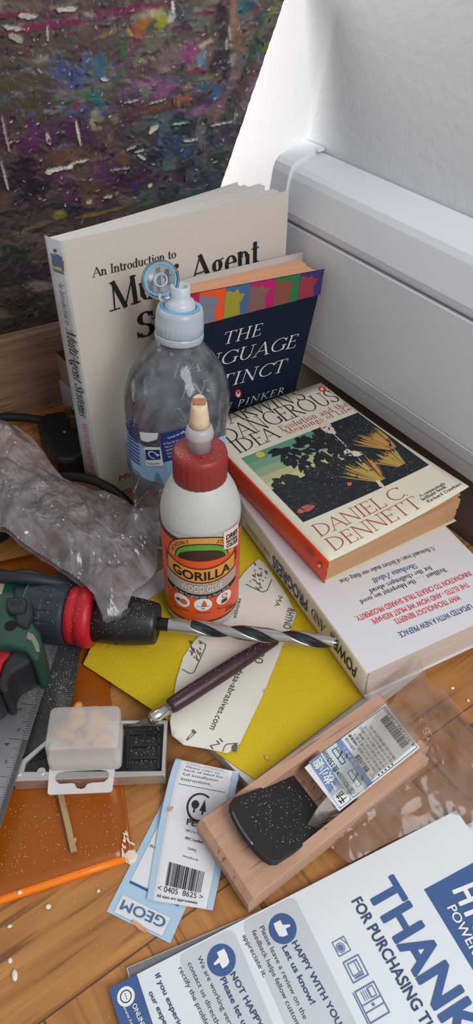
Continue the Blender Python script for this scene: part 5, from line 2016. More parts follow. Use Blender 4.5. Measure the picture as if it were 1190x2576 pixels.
# moulded arch on the shoulder
arch = [F.out(V((.0 + x, y + .005, 0)), -.0012 - .004 * max(0, (y - .122) / .02) ** 2) for x, y in [(-.006, .108), (-.0064, .118), (-.005, .128), (-.002, .1345), (.0018, .135), (.006, .128), (.0078, .118), (.0075, .108)]]
T.part('moulded_arch', tube(smoothpath(arch, 5), .0008, 8), clear, smooth=True, fix=False)
frost = mat('frosted_cap', (204, 214, 225), .3, trans=.35, var=.03)
cyan = mat('cyan_seal', (92, 184, 226), .35, var=.03)
T.part('neck_ring', lathe(wb + wax * .0086, wax, [(.0172, .1685), (.0176, .170), (.0176, .1725), (.017, .1735)], 60), frost, smooth=False)
cap_ = T.part('cap', lathe(wb + wax * .0086, wax, [(.0166, .1735), (.0172, .1745), (.0172, .1815), (.0168, .1825), (.0168, .188), (.0158, .1915), (.0138, .1922), (.0138, .1905), (.011, .1902)], 90, fn=lambda t, r, h: r + (.00018 * math.sin(t * 60) if h < .183 else 0)), frost, smooth=True)
T.part('cap_seal', lathe(wb + wax * .0086, wax, [(.0138, .1905), (.0136, .1925), (.0118, .1925), (.0116, .1902)], 60, cap=False), cyan, smooth=True, parent=cap_, label='bright blue ring')
T.part('spout', lathe(wb + wax * .0086, wax, [(.0112, .190), (.0108, .1945), (.0098, .1965), (.0074, .198), (.0069, .200), (.0069, .2068), (.0063, .2072), (.0046, .2066), (.0042, .2045), (.0, .2043)], 48, cap=False), mat('white_spout', (208, 214, 222), .35, trans=.2), smooth=True)
ltop = wb + wax * .2146
lc = onp(404, 704, ltop + V((-.006, .004, 0)), (CAM_C - ltop).normalized())
ln2 = ((CAM_C - lc).normalized() + V((-.25, .1, .25))).normalized()
lid_ = T.part('flip_lid', lathe(lc - ln2 * .004, ln2, [(.004, .0), (.0112, .0002), (.0129, .0012), (.0133, .003), (.0133, .0055), (.0126, .0056), (.0122, .0018), (.0, .0014)], 60, cap=False), film_mat('clear_lid', (236, 242, 248), .3, (208, 216, 224), .12, 1.0), smooth=True)
T.part('lid_seal', lathe(lc - ln2 * .004, ln2, [(.0103, .0042), (.0103, .0054), (.0113, .0054), (.0113, .0042)], 60, cap=False), cyan, smooth=True, label='bright blue ring', parent=lid_)
T.part('lid_plug', lathe(lc - ln2 * .004, ln2, [(.0048, .002), (.0048, .0045), (.004, .0045), (.0036, .002)], 40, cap=False), frost, smooth=True, parent=lid_)
hg0 = wb + wax * .1956 + (lc - ltop).normalized() * .0
hx_ = onp(402, 752, ltop, (CAM_C - ltop).normalized())
T.part('hinge', tube(smoothpath([lc + (hx_ - lc) * .75, hx_, wb + wax * .1946 + (hx_ - wb - wax * .1946).normalized() * .0165], 4), .0011, 8), frost, smooth=True)

# ---- wood glue bottle
gb = at(508, 1508, PADH + .0030)
gax = (at(503, 1160, .1475) - gb).normalized()
T = Thing('glue_bottle', 'wood glue bottle with orange label and dark red screw cap', 'bottle', gb)
hdpe = mat('milky_plastic', (190, 192, 188), .42, sss=.3, var=.02, bump=.15, bscale=260)
body = [(.023, 0), (.0262, .0015), (.0274, .006), (.0274, .086), (.0276, .092), (.027, .099), (.0248, .108), (.0215, .1155), (.0185, .1205), (.0165, .123), (.0155, .128)]
T.part('bottle', lathe(gb, gax, [(p.x, p.y) for p in smoothpath([V((r, h, 0)) for r, h in body], 4)], 72), hdpe, smooth=True)
rc = mat('dark_red_cap', (140, 44, 42), .45, var=.05, bump=.1)
T.part('cap', lathe(gb, gax, [(.0172, .1215), (.0178, .1222), (.018, .139), (.0172, .1425), (.0155, .1437), (.007, .1439)], 120, fn=lambda t, r, h: r - (.0005 * max(0, math.sin(t * 24)) ** 6 if h < .1415 and r > .016 else 0)), rc, smooth=True)
nzm = mat('translucent_nozzle', (206, 198, 200), .35, trans=.35, sss=.2)
T.part('nozzle', lathe(gb, gax, [(.0076, .1435), (.0073, .152), (.0088, .1535), (.0091, .156), (.0084, .159), (.007, .1615)], 48, fn=lambda t, r, h: r - (.0003 * max(0, math.sin(t * 10)) ** 4 if h < .1525 else 0)), nzm, smooth=True)
gdry = mat('dried_glue', (214, 190, 160), .5, sss=.2, var=.1)
tipv, tipf = lathe(gb, gax, [(.0066, .1615), (.0061, .166), (.0056, .171), (.005, .1765), (.0042, .179), (.0028, .1785)], 32)
tilt_ = lambda p: p + V((0, 0, 0))
cdir = V((CAM_C.x - gb.x, CAM_C.y - gb.y, 0)).normalized()
nv = []
for p in tipv:
    h = (p - gb).dot(gax)
    if h > .174:
        c = gb + gax * h
        p = p - gax * ((p - c).dot(cdir) * .55)
    nv.append(p)
T.part('nozzle_tip', (nv, tipf), gdry, smooth=True, label='tip crusted with dried glue')
tip_c = gb + gax * .1795
sl_ = gax.cross(cdir)
T.part('glue_scab', lathe(tip_c + cdir * .0006 - gax * .0005, (gax + cdir * .55).normalized(), [(.0042, 0), (.004, .0006), (.002, .0009)], 20, X=sl_, fn=lambda t, r, h: r * (1 if abs(math.cos(t)) > .6 else .55)), mat('brown_scab', (164, 108, 82), .6), smooth=True)
F = CylFace(gb, gax, .0277)
gor = mat('label_orange', (224, 84, 42), .38, var=.03)
gbr = mat('label_brown', (72, 36, 30), .4)
gam = mat('label_amber', (212, 150, 70), .4, var=.08)
ggr = mat('label_green', (92, 156, 62), .4)
gwd = mat('label_woodgrey', (176, 160, 146), .45, var=.12, scale=300)
lvv, lff = gridsurf(lambda s_, t: F.out(V((lerp(-.0435, .0435, s_), lerp(.0065, .0875, t), 0)), .00005), 60, 2)
T.cur = T.part('label', (lvv, lff), gor, smooth=True, fix=False, label='orange label')


def ell(px, py, rx, ry, g, h):
    return F.shape(g, (px, py), rx, ry, h)


for g_ in [F.wrap([(-.0435, .0838), (.0435, .0838), (.0435, .0876), (-.0435, .0876)], [(0, 1, 2, 3)], .00012), F.wrap([(-.0435, .006), (.0435, .006), (.0435, .0078), (-.0435, .0078)], [(0, 1, 2, 3)], .00012)]:
    put(T, 'label_band', [g_], gbr)
EC = (508, 1412)
put(T, 'emblem', [ell(*EC, .0262, .0225, d2(0, 0, 1, n=48, a0=0, a1=PI), .00014)], gbr)
put(T, 'emblem', [ell(*EC, .0252, .0215, d2(0, 0, 1, n=48, a0=0, a1=PI), .0002)], gam)
put(T, 'emblem', [ell(*EC, .0198, .0165, d2(0, 0, 1, n=48, a0=0, a1=PI), .00026)], gbr)
put(T, 'emblem', [ell(*EC, .0188, .0155, d2(0, 0, 1, n=48, a0=0, a1=PI), .00032)], ggr)
put(T, 'emblem', [ell(508, 1412, .017, .0105, d2(0, 0, 1, n=48, a0=0, a1=PI), .00038)], mat('label_dark_mound', (62, 38, 30), .45, var=.2, scale=400))
# arched lettering
ec = F.hit(EC)


def arc_text(t, a0, a1, rx, ry, hgt_, m_h):
    g = sans(t, 1.0)
    x0, x1 = min(v[0] for v in g[0]), max(v[0] for v in g[0])
    fl = []
    for x, y in g[0]:
        a = math.radians(lerp(a0, a1, (x - x0) / (x1 - x0)))
        fl.append((ec.x + (rx + y * hgt_) * math.cos(a), ec.y + (ry + y * hgt_) * math.sin(a)))
    return F.wrap(fl, g[1], m_h)


put(T, 'emblem_text', [arc_text('INCREDIBLY', 168, 112, .0208, .0175, .003, .0004), arc_text('STRONG', 62, 12, .0208, .0175, .003, .0004)], gbr)
rib = []
b0_, b1_ = F.hit((434, 1432)), F.hit((590, 1421))


def ribbon(y0, y1, x0, x1, sag, h, n=30):
    v, f = [], []
    for i in range(n + 1):
        u = i / n
        x = lerp(x0, x1, u)
        s_ = -sag * (1 - (2 * u - 1) ** 2)
        v += [(x, y0 + s_), (x, y1 + s_)]
    for i in range(n):
        f.append((2 * i, 2 * i + 2, 2 * i + 3, 2 * i + 1))
    return F.wrap(v, f, h)


gy = F.hit((508, 1452)).y
put(T, 'name_ribbon', [ribbon(gy - .0008, gy + .0138, -.0272, .0272, .0052, .00044)], gbr)
put(T, 'name_ribbon', [ribbon(gy + .0002, gy + .0128, -.0264, .0264, .0052, .0005)], gam)
put(T, 'ribbon_ends', [F.wrap([(s_ * .0262, gy + .004 + .003 * i), (s_ * .0262, gy + .0058 + .003 * i), (s_ * .0315, gy + .0085 + .003 * i)], [(0, 1, 2)], .0005) for s_ in (-1, 1) for i in range(4)], gbr)


def sagtext(t, x0, x1, y, H, sag, h, bold=0.0):
    g = sans(t, 1.0, bold=bold)
    a0, a1 = min(v[0] for v in g[0]), max(v[0] for v in g[0])
    fl = []
    for x, yy in g[0]:
        X = lerp(x0, x1, (x - a0) / (a1 - a0))
        fl.append((X, y + yy * H - sag * (1 - (X / .027) ** 2)))
    return F.wrap(fl, g[1], h)


put(T, 'brand_name', [sagtext('GORILLA', -.0212, .0212, gy + .0022, .0084, .0052, .0006, .035)], mat('label_black_brown', (40, 22, 18), .4))
put(T, 'product_band', [ribbon(gy - .0125, gy - .0012, -.0285, .0285, .0052, .00042)], gwd)
put(T, 'product_band', [ribbon(gy - .0165, gy - .0122, -.0285, .0285, .0052, .00046)], INK)
put(T, 'product_name', [sagtext('WOOD GLUE', -.0152, .0152, gy - .0094, .0064, .0052, .0005, .055)], INK)
put(T, 'product_name', [sagtext('WOOD GLUE', -.015, .015, gy - .0093, .0062, .0052, .0007, .02)], WHITE_INK)
put(T, 'slogan', [sagtext('For the Toughest Jobs on Planet Earth', -.0205, .0205, gy - .0155, .0024, .0052, .0007, .012)], WHITE_INK)
for px, py in ((457, 1509), (511, 1521), (564, 1502)):
    put(T, 'round_icon', [F.shape(d2(0, 0, 1), (px, py), .0066, .0066, .0003)], WHITE_INK)
put(T, 'icon_drawing', [F.shape(p2([(-.1, -.35), (.35, -.35), (.42, -.1), (.13, .62), (-.17, -.1)]), (511, 1519), .0066, None, .0005), F.shape(d2(.3, -.05, .42), (457, 1509), .0066, None, .0005), F.shape(ring2(0, .35, .3, .3, .14), (564, 1502), .0066, None, .0005)], gor)
put(T, 'icon_drawing', [F.shape(r2(-.7, -.42, 1.4, .07), (511, 1519), .0066, None, .0005), F.shape(p2([(-.7, .1), (-.2, .3), (-.15, -.25), (-.6, -.2)]), (457, 1509), .0066, None, .00052),
                        F.shape(p2([(-.4, -.75), (.4, -.75), (.35, -.15), (-.35, -.15)]), (564, 1502), .0066, None, .0005), F.text('D3', (507, 1532), (515, 1532), (507, 1528), h=.0005, bold=.02)], mat('label_dark_icon', (70, 60, 56), .5))
put(T, 'icon_caption', [F.text('Indoor/Outdoor', (440, 1525), (476, 1537), (441, 1521), h=.0003), F.text('Water Resistant', (492, 1541), (531, 1541), (492, 1537), h=.0003), F.text('Natural Finish', (546, 1532), (583, 1519), (546, 1528), h=.0003), F.text('236ml', (565, 1537), (590, 1522), (563, 1529), h=.0003, bold=.01)], gbr)
put(T, 'corner_flash', [F.poly([(561, 1338), (598, 1312), (597, 1368), (562, 1381)], .0006)], mat('label_flash', (228, 206, 190), .45))
put(T, 'corner_flash_text', [F.text('DRIES', (567, 1357), (594, 1339), (565, 1346), h=.0008, bold=.04), F.text('NATURAL', (567, 1366), (594, 1350), (566, 1359), h=.0008, bold=.03), F.text('COLOUR', (567, 1377), (594, 1361), (566, 1368), h=.0008, bold=.03)], INK)

# ================================================================== tools
# ---- power drill lying on its side
da, db = at(0, 1527, .036), at(850, 1617, .036)
dx = (db - da).normalized()
dq = da + dx * 0


def dpos(px):
    """distance along the drill's axis of a pixel column"""
    y = 1527 + (1617 - 1527) * px / 850
    return (at(px, y, .036) - da).dot(dx)


T = Thing('power_drill', 'dark green and black power drill with a red collar, lying at the left edge', 'drill', (da + dx * dpos(80)) * 1.0 - Z(.031))
blkp = mat('black_rubbery_plastic', (30, 32, 36), .55, bump=.2, bscale=300)
navyp = mat('dark_clutch_plastic', (40, 44, 54), .5, bump=.15, bscale=300)
redp = mat('red_plastic', (176, 26, 38), .42, var=.04)
greenp = mat('drill_green', (26, 66, 54), .45, var=.08, bump=.1)
blackm = mat('black_metal_chuck', (34, 33, 35), .38, var=.1, bump=.15, bscale=500)


def dl(prof, **k):
    return lathe(da, dx, [(r, dpos(p)) for r, p in prof], k.pop('n', 72), **k)


clutch = T.part('clutch_ring', dl([(.019, 76), (.0222, 79), (.0226, 120), (.0222, 126), (.0222, 168), (.0216, 176), (.019, 179)], n=144,
                                 fn=lambda t, r, h: r - (.0007 if (dpos(112) < h < dpos(166) and math.sin(t * 18) > .72) else 0)), navyp, smooth=False, bevel=.0003)
T.part('clutch_seam', dl([(.0224, 77), (.0231, 78), (.0224, 81)], cap=False), mat('teal_edge', (36, 96, 96), .5), smooth=True)
T.part('red_collar', dl([(.0188, 178), (.0206, 180), (.0212, 196), (.0206, 205), (.0222, 208), (.0226, 228), (.0215, 240), (.0165, 245)]), redp, smooth=True, label='red collar')
T.part('chuck', dl([(.0155, 240), (.0176, 243), (.0178, 300), (.0180, 303), (.0176, 306), (.0176, 318), (.0168, 345), (.0152, 385), (.0146, 393), (.0136, 397), (.0112, 398), (.0105, 396), (.0062, 396)], n=120,
                   fn=lambda t, r, h: r + (.0003 * math.sin(t * 55) if dpos(300) < h < dpos(306) else 0)), blackm, smooth=True, bevel=0)
T.part('chuck_rim', dl([(.0105, 395), (.0112, 397.5), (.0098, 398.5), (.0086, 397), (.0086, 393)], cap=False), mat('worn_bronze', (84, 66, 56), .4, metal=.6), smooth=True)


def plan(px, z):
    return [at(x, y, z) for x, y in px]


def slabpx(px, z0, z1):
    return prism(plan(px, z1), Z(z0 - z1))


hs = slabpx([(-90, 1452), (40, 1450), (72, 1462), (80, 1500), (80, 1562), (100, 1592), (107, 1628), (98, 1655), (84, 1662), (62, 1634), (20, 1624), (-90, 1620)], .0195, .055)
T.part('housing', hs, greenp, bevel=.006)
T.part('gear_cover', slabpx([(34, 1472), (78, 1468), (84, 1545), (68, 1580), (40, 1568), (30, 1520)], .05, .0575), mat('drill_dark_green', (30, 38, 40), .5), bevel=.002)
T.part('slot_plate', slabpx([(16, 1502), (60, 1500), (70, 1512), (62, 1540), (26, 1542), (14, 1530)], .055, .0592), mat('drill_dark_green', (30, 38, 40), .5), bevel=.0015)
T.part('slot', slabpx([(25, 1511), (54, 1510), (54, 1519), (26, 1521)], .058, .0596), blkp, bevel=.0003)
sh = at(27, 1574, .0551)
T.part('screw_hole', join(lathe(sh - Z(.0002), (0, 0, 1), [(.0042, 0), (.0042, .0004), (.0032, .0004)], 28)), mat('deep_black', (8, 8, 9), .8))
T.part('rating_sticker', slabpx([(70, 1590), (84, 1596), (97, 1618), (100, 1638), (92, 1640), (80, 1612), (66, 1606)], .0549, .0555), mat('worn_foil_sticker', (122, 124, 110), .5, var=.35, scale=500))
T.part('name_sticker', slabpx([(-30, 1466), (14, 1460), (4, 1494), (-30, 1500)], .0549, .0555), mat('cream_sticker', (150, 150, 132), .5, var=.15, scale=300))
T.part('trigger', slabpx([(-90, 1628), (36, 1630), (30, 1648), (10, 1666), (0, 1700), (-90, 1712)], .0215, .047), redp, bevel=.003, label='red trigger')
T.part('trigger_guard', slabpx([(34, 1630), (62, 1634), (79, 1646), (80, 1660), (58, 1674), (30, 1690), (20, 1712), (22, 1736), (6, 1742), (-4, 1730), (-2, 1704), (10, 1668)], .0195, .05), blkp, bevel=.004)
T.part('grip', slabpx([(-90, 1712), (-2, 1704), (2, 1740), (-90, 1790)], .0195, .05), blkp, bevel=.004)
T.part('rear_housing', slabpx([(-90, 1418), (-20, 1420), (30, 1432), (44, 1428), (80, 1426), (104, 1434), (124, 1452), (70, 1462), (-90, 1456)], .03, .050), mat('drill_dark_green', (30, 38, 40), .5), bevel=.003)
cb = [at(-80, 1442, .058), at(0, 1451, .060), at(60, 1455, .060), at(120, 1462, .056), at(170, 1472, .049), at(205, 1484, .042)]
T.part('power_cord', tube(smoothpath(cb, 6), lambda u: .0048 - .0012 * u, 14), blkp, smooth=True)

# ---- the wood bit in its chuck
R0 = .0053
s0, s1 = dpos(424), dpos(838)
nS, nT = 260, 40
v, f, mi = [], [], []
x_, y_, a_ = frame(dx)
for i in range(nS + 1):
    h = lerp(s0, s1, i / nS)
    for j in range(nT):
        t = 2 * PI * j / nT + PI * (h - s0) / .036
        fl_ = min(1, max(0, (h - s0 - .012) / .012))
        ph = 2 * t - 2 * PI * (h - s0) / .036
        d = .5 + .5 * math.cos(ph)
        r = R0 * (1 - .34 * fl_ * max(0, min(1, (d - .42) / .25)))
        v.append(da + dx * h + (x_ * math.cos(t) + y_ * math.sin(t)) * r)
for i in range(nS):
    for j in range(nT):
        k = (j + 1) % nT
        f.append((i * nT + j, i * nT + k, (i + 1) * nT + k, (i + 1) * nT + j))
        h = lerp(s0, s1, (i + .5) / nS)
        ph = 2 * (2 * PI * (j + .5) / nT)
        mi.append(1 if (.5 + .5 * math.cos(ph) > .46 and h > s0 + .016) else 0)
f += [tuple(range(nT - 1, -1, -1)), tuple(nS * nT + j for j in range(nT))]
mi += [0, 0]
steel = mat('ground_steel', (186, 182, 178), .26, metal=.85, var=.1, scale=200)
fluteb = mat('blackened_flute', (40, 43, 46), .45, metal=.3, var=.2, scale=300)
T = Thing('drill_bit', 'black and silver twist drill bit held in the drill chuck', 'drill bit', da + dx * (s0 + s1) / 2 - Z(.005))
o = T.part('twisted_body', (v, f), [steel, fluteb], smooth=True, fix=False)
o.data.polygons.foreach_set('material_index', mi)
o.data.polygons.foreach_set('use_smooth', [True] * (len(mi) - 2) + [False] * 2)
T.part('shank', lathe(da, dx, [(.0046, dpos(388)), (.0046, dpos(426))], 32), mat('black_shank', (36, 35, 36), .35, metal=.4), smooth=False)
T.part('brad_point', join(lathe(da + dx * s1, dx, [(.0018, 0), (.0011, .0022), (.0001, .0045)], 12), lathe(da + dx * s1 + y_ * .0041, dx, [(.0012, 0), (.0003, .0022)], 8), lathe(da + dx * s1 - y_ * .0041, dx, [(.0012, 0), (.0003, .0022)], 8)), steel)

# ---- scribing knife
ka, kb = at(424, 1780, .0215), at(690, 1608, .0215)
kd = (kb - ka).normalized()
KL = (kb - ka).length
ktip = at(322, 1828, .0205)
T = Thing('marking_knife', 'marking knife with a dark plum handle, resting across the torn sandpaper', 'knife', ka + kd * KL / 2 - Z(.006))
T.part('handle', lathe(ka, kd, [(.0044, 0), (.0054, .003), (.0058, .018), (.0058, KL * .6), (.0046, KL), (.003, KL + .002)], 40), mat('plum_lacquer', (58, 32, 42), .35, var=.1, spec=.5), smooth=True)
T.part('ferrule', lathe(ka - kd * .014, kd, [(.0036, 0), (.0041, .0006), (.0045, .0145)], 40), mat('bright_nickel', (206, 200, 192), .22, metal=.9), smooth=True)
T.part('collet', lathe(ka - kd * .0155, kd, [(.0034, 0), (.0036, .002)], 24), mat('dark_brass', (110, 92, 70), .4, metal=.6))
bb = ka - kd * .0145
bs = V((kd.y, -kd.x, 0))
tipd = (ktip - bb)
T.part('blade', prism([bb + bs * .0022 + Z(.0004), bb + tipd * .55 + bs * .0026, ktip, bb + tipd * .5 - bs * .0012, bb - bs * .0022 + Z(.0004)], Z(-.0007)), mat('blade_steel', (104, 100, 98), .3, metal=.8), label='pointed steel blade')

# ---- try square and ruler
SZ = .0168
alu = mat('cast_aluminium', (200, 196, 192), .32, metal=.75, var=.04)
blk2 = mat('stock_black_inset', (26, 27, 30), .5)
T = Thing('try_square', 'try square with an aluminium and black stock, under the steel ruler and white case', 'try square', at(240, 1890, .0055))
out = [(30, 1966), (53, 1913), (150, 1833), (168, 1813), (422, 1811), (415, 1950)]
op = plan(out, SZ)
inn = plan([(60, 1941), (66, 1917), (152, 1844), (172, 1822), (412, 1820), (406, 1939)], SZ)
n6 = len(op)
fv = op + inn + [p - Z(.0115) for p in op] + [p - Z(.003) for p in inn]
ff = []
for i in range(n6):
    k = (i + 1) % n6
    ff += [(i, k, n6 + k, n6 + i), (2 * n6 + i, i, k, 2 * n6 + k), (n6 + i, n6 + k, 3 * n6 + k, 3 * n6 + i)]
ff += [tuple(2 * n6 + i for i in range(n6))]
T.part('stock', (fv, ff), alu, bevel=.0004)
T.part('stock_inset', prism([p - Z(.0026) for p in inn], Z(-.0006)), blk2)
rb = []
for a, b_ in (((322, 1846), (406, 1844)), ((322, 1876), (405, 1874)), ((322, 1908), (404, 1906)), ((322, 1850), (320, 1934)), ((400, 1840), (398, 1936))):
    p, q_ = at(*a, SZ - .0026), at(*b_, SZ - .0026)
    d = (q_ - p).normalized()
    n_ = V((-d.y, d.x, 0)) * .0012
    rb.append(slab(p - n_, q_ - p, n_ * 2, Z(.0012)))
for g_ in rb:
    T.part('inset_rib', g_, blk2, bevel=.0003)
for i in range(6):
    p, q_ = at(72 + 14 * i, 1918 - 4 * i, SZ - .0026), at(118, 1880 + 9 * i, SZ - .0026)
    d = (q_ - p).normalized()
    n_ = V((-d.y, d.x, 0)) * .0005
    T.part('inset_rib', slab(p - n_, q_ - p, n_ * 2, Z(.0008)), blk2)
for c in ((48, 1948), (106, 1946)):
    p = at(*c, SZ - .003)
    T.part('rivet', lathe(p, (0, 0, 1), [(.0028, 0), (.0028, .0029), (.0024, .0032), (.0012, .0032), (.001, .0028)], 28), alu, smooth=False)
gr = plan([(34, 1970), (300, 1960)], SZ - .0058)
T.part('side_groove', slab(gr[0] - V((0, .0006, 0)), gr[1] - gr[0], V((0, .001, 0)), Z(.0006)), mat('deep_black', (8, 8, 9), .8))
b0, b1 = at(176, 1790, .0125), at(203, 1640, .0125)
bd = (b1 - b0).normalized()
bn = V((-bd.y, bd.x, 0))
dsteel = mat('dull_dark_steel', (88, 87, 88), .42, metal=.55, var=.12, scale=120)
T.part('blade', slab(b0 - bd * .034 - Z(.0012), bn * .03, bd * .19, Z(.0012)), dsteel, bevel=.0002)
tk = []
fb = Face(b0, (0, 0, 1))


def tick(o_, d_, n_, s_, ln_, w=.00016, z=.0001):
    p = o_ + d_ * s_ + Z(z)
    return [p - d_ * w, p + d_ * w, p + d_ * w + n_ * ln_, p - d_ * w + n_ * ln_], [(0, 1, 2, 3)]


for i in range(70):
    tk.append(tick(b0, bd, bn, .002 + i * .0254 / 16, (.0042 if i % 8 else .009)))
put(T, 'graduations', tk, INK)


def digit(t, p, d_, n_, H, z=.00012):
    """numeral whose foot runs along d_ and whose top points along n_"""
    g = sans(t, H, align='C')
    return [p + d_ * x + n_ * y + Z(z) for x, y in g[0]], g[1]


put(T, 'numerals', [digit('1', at(140, 1765, .0125), bd, bn, .0034)], INK)

RZ = .0182
r0 = at(0, 2083, RZ)
r1 = at(133, 1664, RZ)
rd = (r1 - r0).normalized()
rn = V((-rd.y, rd.x, 0))
T = Thing('steel_ruler', 'steel ruler with inch and centimetre marks, lying across the try square', 'ruler', r0 + rd * .06 + rn * .015 - Z(.001))
T.part('blade', slab(r0 - rd * .03 - Z(.0009), rn * .031, rd * .175, Z(.0009)), mat('ruler_steel', (150, 150, 152), .36, metal=.6, var=.1, scale=90), bevel=.0002)
s4 = (at(68, 1862, RZ) - r0).dot(rd)
tk = []
for i in range(-60, 140):
    if i < 0:
        continue
    s_ = s4 + i * .0254 / 16
    if s_ < .17:
        tk.append(tick(r0, rd, rn, s_, (.0125 if i % 16 == 0 else .0075 if i % 8 == 0 else .0058 if i % 4 == 0 else .0042)))
for i in range(1, 64 * 3):
    s_ = s4 - i * .0254 / 64
    if s_ > -.03:
        tk.append(tick(r0, rd, rn, s_, (.0125 if i % 64 == 0 else .0075 if i % 16 == 0 else .0052 if i % 4 == 0 else .0034), .00009))
for i in range(-40, 160):
    s_ = s4 + i * .001
    if -.03 < s_ < .18:
        tk.append(([q_ for q_ in tick(r0 + rn * .031, rd, -rn, s_, (.009 if i % 10 == 0 else .006 if i % 5 == 0 else .004), .00012)[0]], [(0, 1, 2, 3)]))
put(T, 'graduations', tk, INK)
nm = [digit(str(4 + i), r0 + rd * (s4 + i * .0254 - .0042) + rn * .0108, rd, rn, .0036) for i in (-2, -1, 0, 1, 2)]
nm += [digit(str(10 + i), r0 + rd * (s4 + .004 + i * .01) + rn * .0215, rd, rn, .003) for i in range(-4, 7)]
nm += [digit('16', r0 + rd * (s4 + .0066) + rn * .0072, rd, rn, .0017), digit('64', r0 + rd * (s4 - .0155) + rn * .0086, rd, rn, .0017)]
put(T, 'numerals', nm, INK)

# ---- translucent case with a hanging tab, standing on the stock
CZ0, CZ1 = .0170, .047
ct_ = plan([(125, 1776), (306, 1771), (300, 1880), (107, 1887)], CZ1)
fl0, fr0 = at(122, 1940, CZ0), at(306, 1936, CZ0)
cbm = [fl0 + (ct_[0] - ct_[3]) * .96, fr0 + (ct_[1] - ct_[2]) * .96, fr0, fl0]


def rounded(q, r, n=5):
    out_ = []
    for i in range(4):
        p, a, b_ = q[i], q[i - 1], q[(i + 1) % 4]
        da_, db_ = (a - p).normalized() * r, (b_ - p).normalized() * r
        for j in range(n + 1):
            t = j / n
            out_.append((p + da_) * (1 - t) ** 2 + p * (2 * t * (1 - t)) + (p + db_) * t * t)
    return out_


def shrink(q, k):
    c = sum(q, V()) / 4
    return [c + (p - c) * k for p in q]


lay = []
for t, k in ((0, 1.0), (.03, 1.012), (.45, 1.0), (.46, .985), (.9, .985), (.96, .97), (1.0, .925)):
    q = [lerp(cbm[i], ct_[i], t) for i in range(4)]
    lay.append(rounded(shrink(q, k), .0042))
n_ = len(lay[0])
v = [p for l in lay for p in l]
f = []
for i in range(len(lay) - 1):
    for j in range(n_):
        k = (j + 1) % n_
        f.append((i * n_ + j, i * n_ + k, (i + 1) * n_ + k, (i + 1) * n_ + j))
f += [tuple((len(lay) - 1) * n_ + j for j in range(n_))]
T = Thing('plastic_case', 'small frosted plastic case with a hanging tab, sitting on the try square', 'case', sum(cbm, V()) / 4)
T.part('shell', (v, f), mat('frosted_case', (206, 200, 196), .38, alpha=.54, sss=.3, var=.03), smooth=True)
T.part('tray', prism(rounded(shrink([p + Z(.0004) for p in cbm], .99), .004), Z(.006)), mat('frosted_tray', (206, 198, 190), .45, sss=.2))
rnd = random.Random(6)
for px, py, z, r in ((185, 1835, .040, .0075), (255, 1830, .042, .008), (240, 1870, .034, .007), (150, 1870, .033, .007), (200, 1895, .03, .0065), (270, 1885, .032, .007), (190, 1800, .043, .005)):
    c = at(lerp(px, 205, .25), lerp(py - 26, 1820, .25), z)
    T.part('glue_residue', lathe(c - Z(r * .5), (rnd.uniform(-.3, .3), rnd.uniform(-.3, .3), 1), [(r * .3, 0), (r * .9, r * .2), (r, r * .45), (r * .6, r * .8), (r * .1, r * .9)], 18, fn=lambda t, R, h, s=rnd.random() * 6: R * (1 + .25 * math.sin(t * 3 + s))), mat('amber_residue', (214, 158, 84), .5, sss=.2), smooth=True)
tq = plan([(125, 1920), (291, 1918), (282, 1992), (119, 1999)], .0176)
hole = [(138, 1951), (145, 1942), (160, 1939), (252, 1936), (268, 1938), (274, 1946), (272, 1958), (262, 1967), (232, 1969), (220, 1972), (213, 1982), (203, 1985), (193, 1982), (187, 1971), (178, 1970), (150, 1972), (140, 1964)]
hp = plan(hole, .0176)
bm = bmesh.new()
ov = [bm.verts.new(p) for p in rounded(tq, .002)]
hv = [bm.verts.new(p) for p in hp]
ed = [bm.edges.new((l[i], l[(i + 1) % len(l)])) for l in (ov, hv) for i in range(len(l))]
bmesh.ops.triangle_fill(bm, use_beauty=True, edges=ed)
bm.verts.index_update()
tg = ([q_.co.copy() for q_ in bm.verts], [tuple(q_.index for q_ in fc.verts) for fc in bm.faces])
bm.free()
T.part('hanging_tab', tg, mat('frosted_tab', (214, 206, 206), .4, sss=.2), solid=.0009)

s0_, s1_ = at(152, 1996, .0085), at(186, 2143, .0068)
sd = (s1_ - s0_)
sn_ = V((sd.y, -sd.x, 0)).normalized() * .0019
single('square_rod', slab(s0_ - sd * .25 - sn_ + Z(-.0016), sd * 1.25, sn_ * 2, Z(.0032)), grain_mat('stick_wood', (176, 150, 104), (140, 112, 74), sd, rough=.6, freq=(14, 300)), 'thin square wooden stick sticking out from under the hanging tab', 'stick', bevel=.0003)

# ---- Japanese hand plane
KA, KB, KC, KD = at(492, 2068, .0215), at(957, 1740, .0300), at(1078, 1906, .0300), at(624, 2272, .0215)
KH = .0185
kn = (KD - KA).cross(KB - KA).normalized()
if kn.z < 0:
    kn = -kn


def kp(s_, w, h=0.0):
    return lerp(lerp(KA, KB, s_), lerp(KD, KC, s_), w) + kn * h


klen = (KB - KA).length
beech = grain_mat('pinkish_beech', (192, 152, 128), (174, 134, 110), (KB - KA), rough=.6, freq=(14, 150), bump=.08, contrast=(.25, .8))
T = Thing('hand_plane', 'Japanese wooden hand plane with a black blade and a paper sticker, bottom centre', 'plane', kp(.5, .5, -KH))


def kprof(prof, w0, w1):
    return prism([kp(s_, w0, h) for s_, h in prof], kp(0, w1) - kp(0, w0))


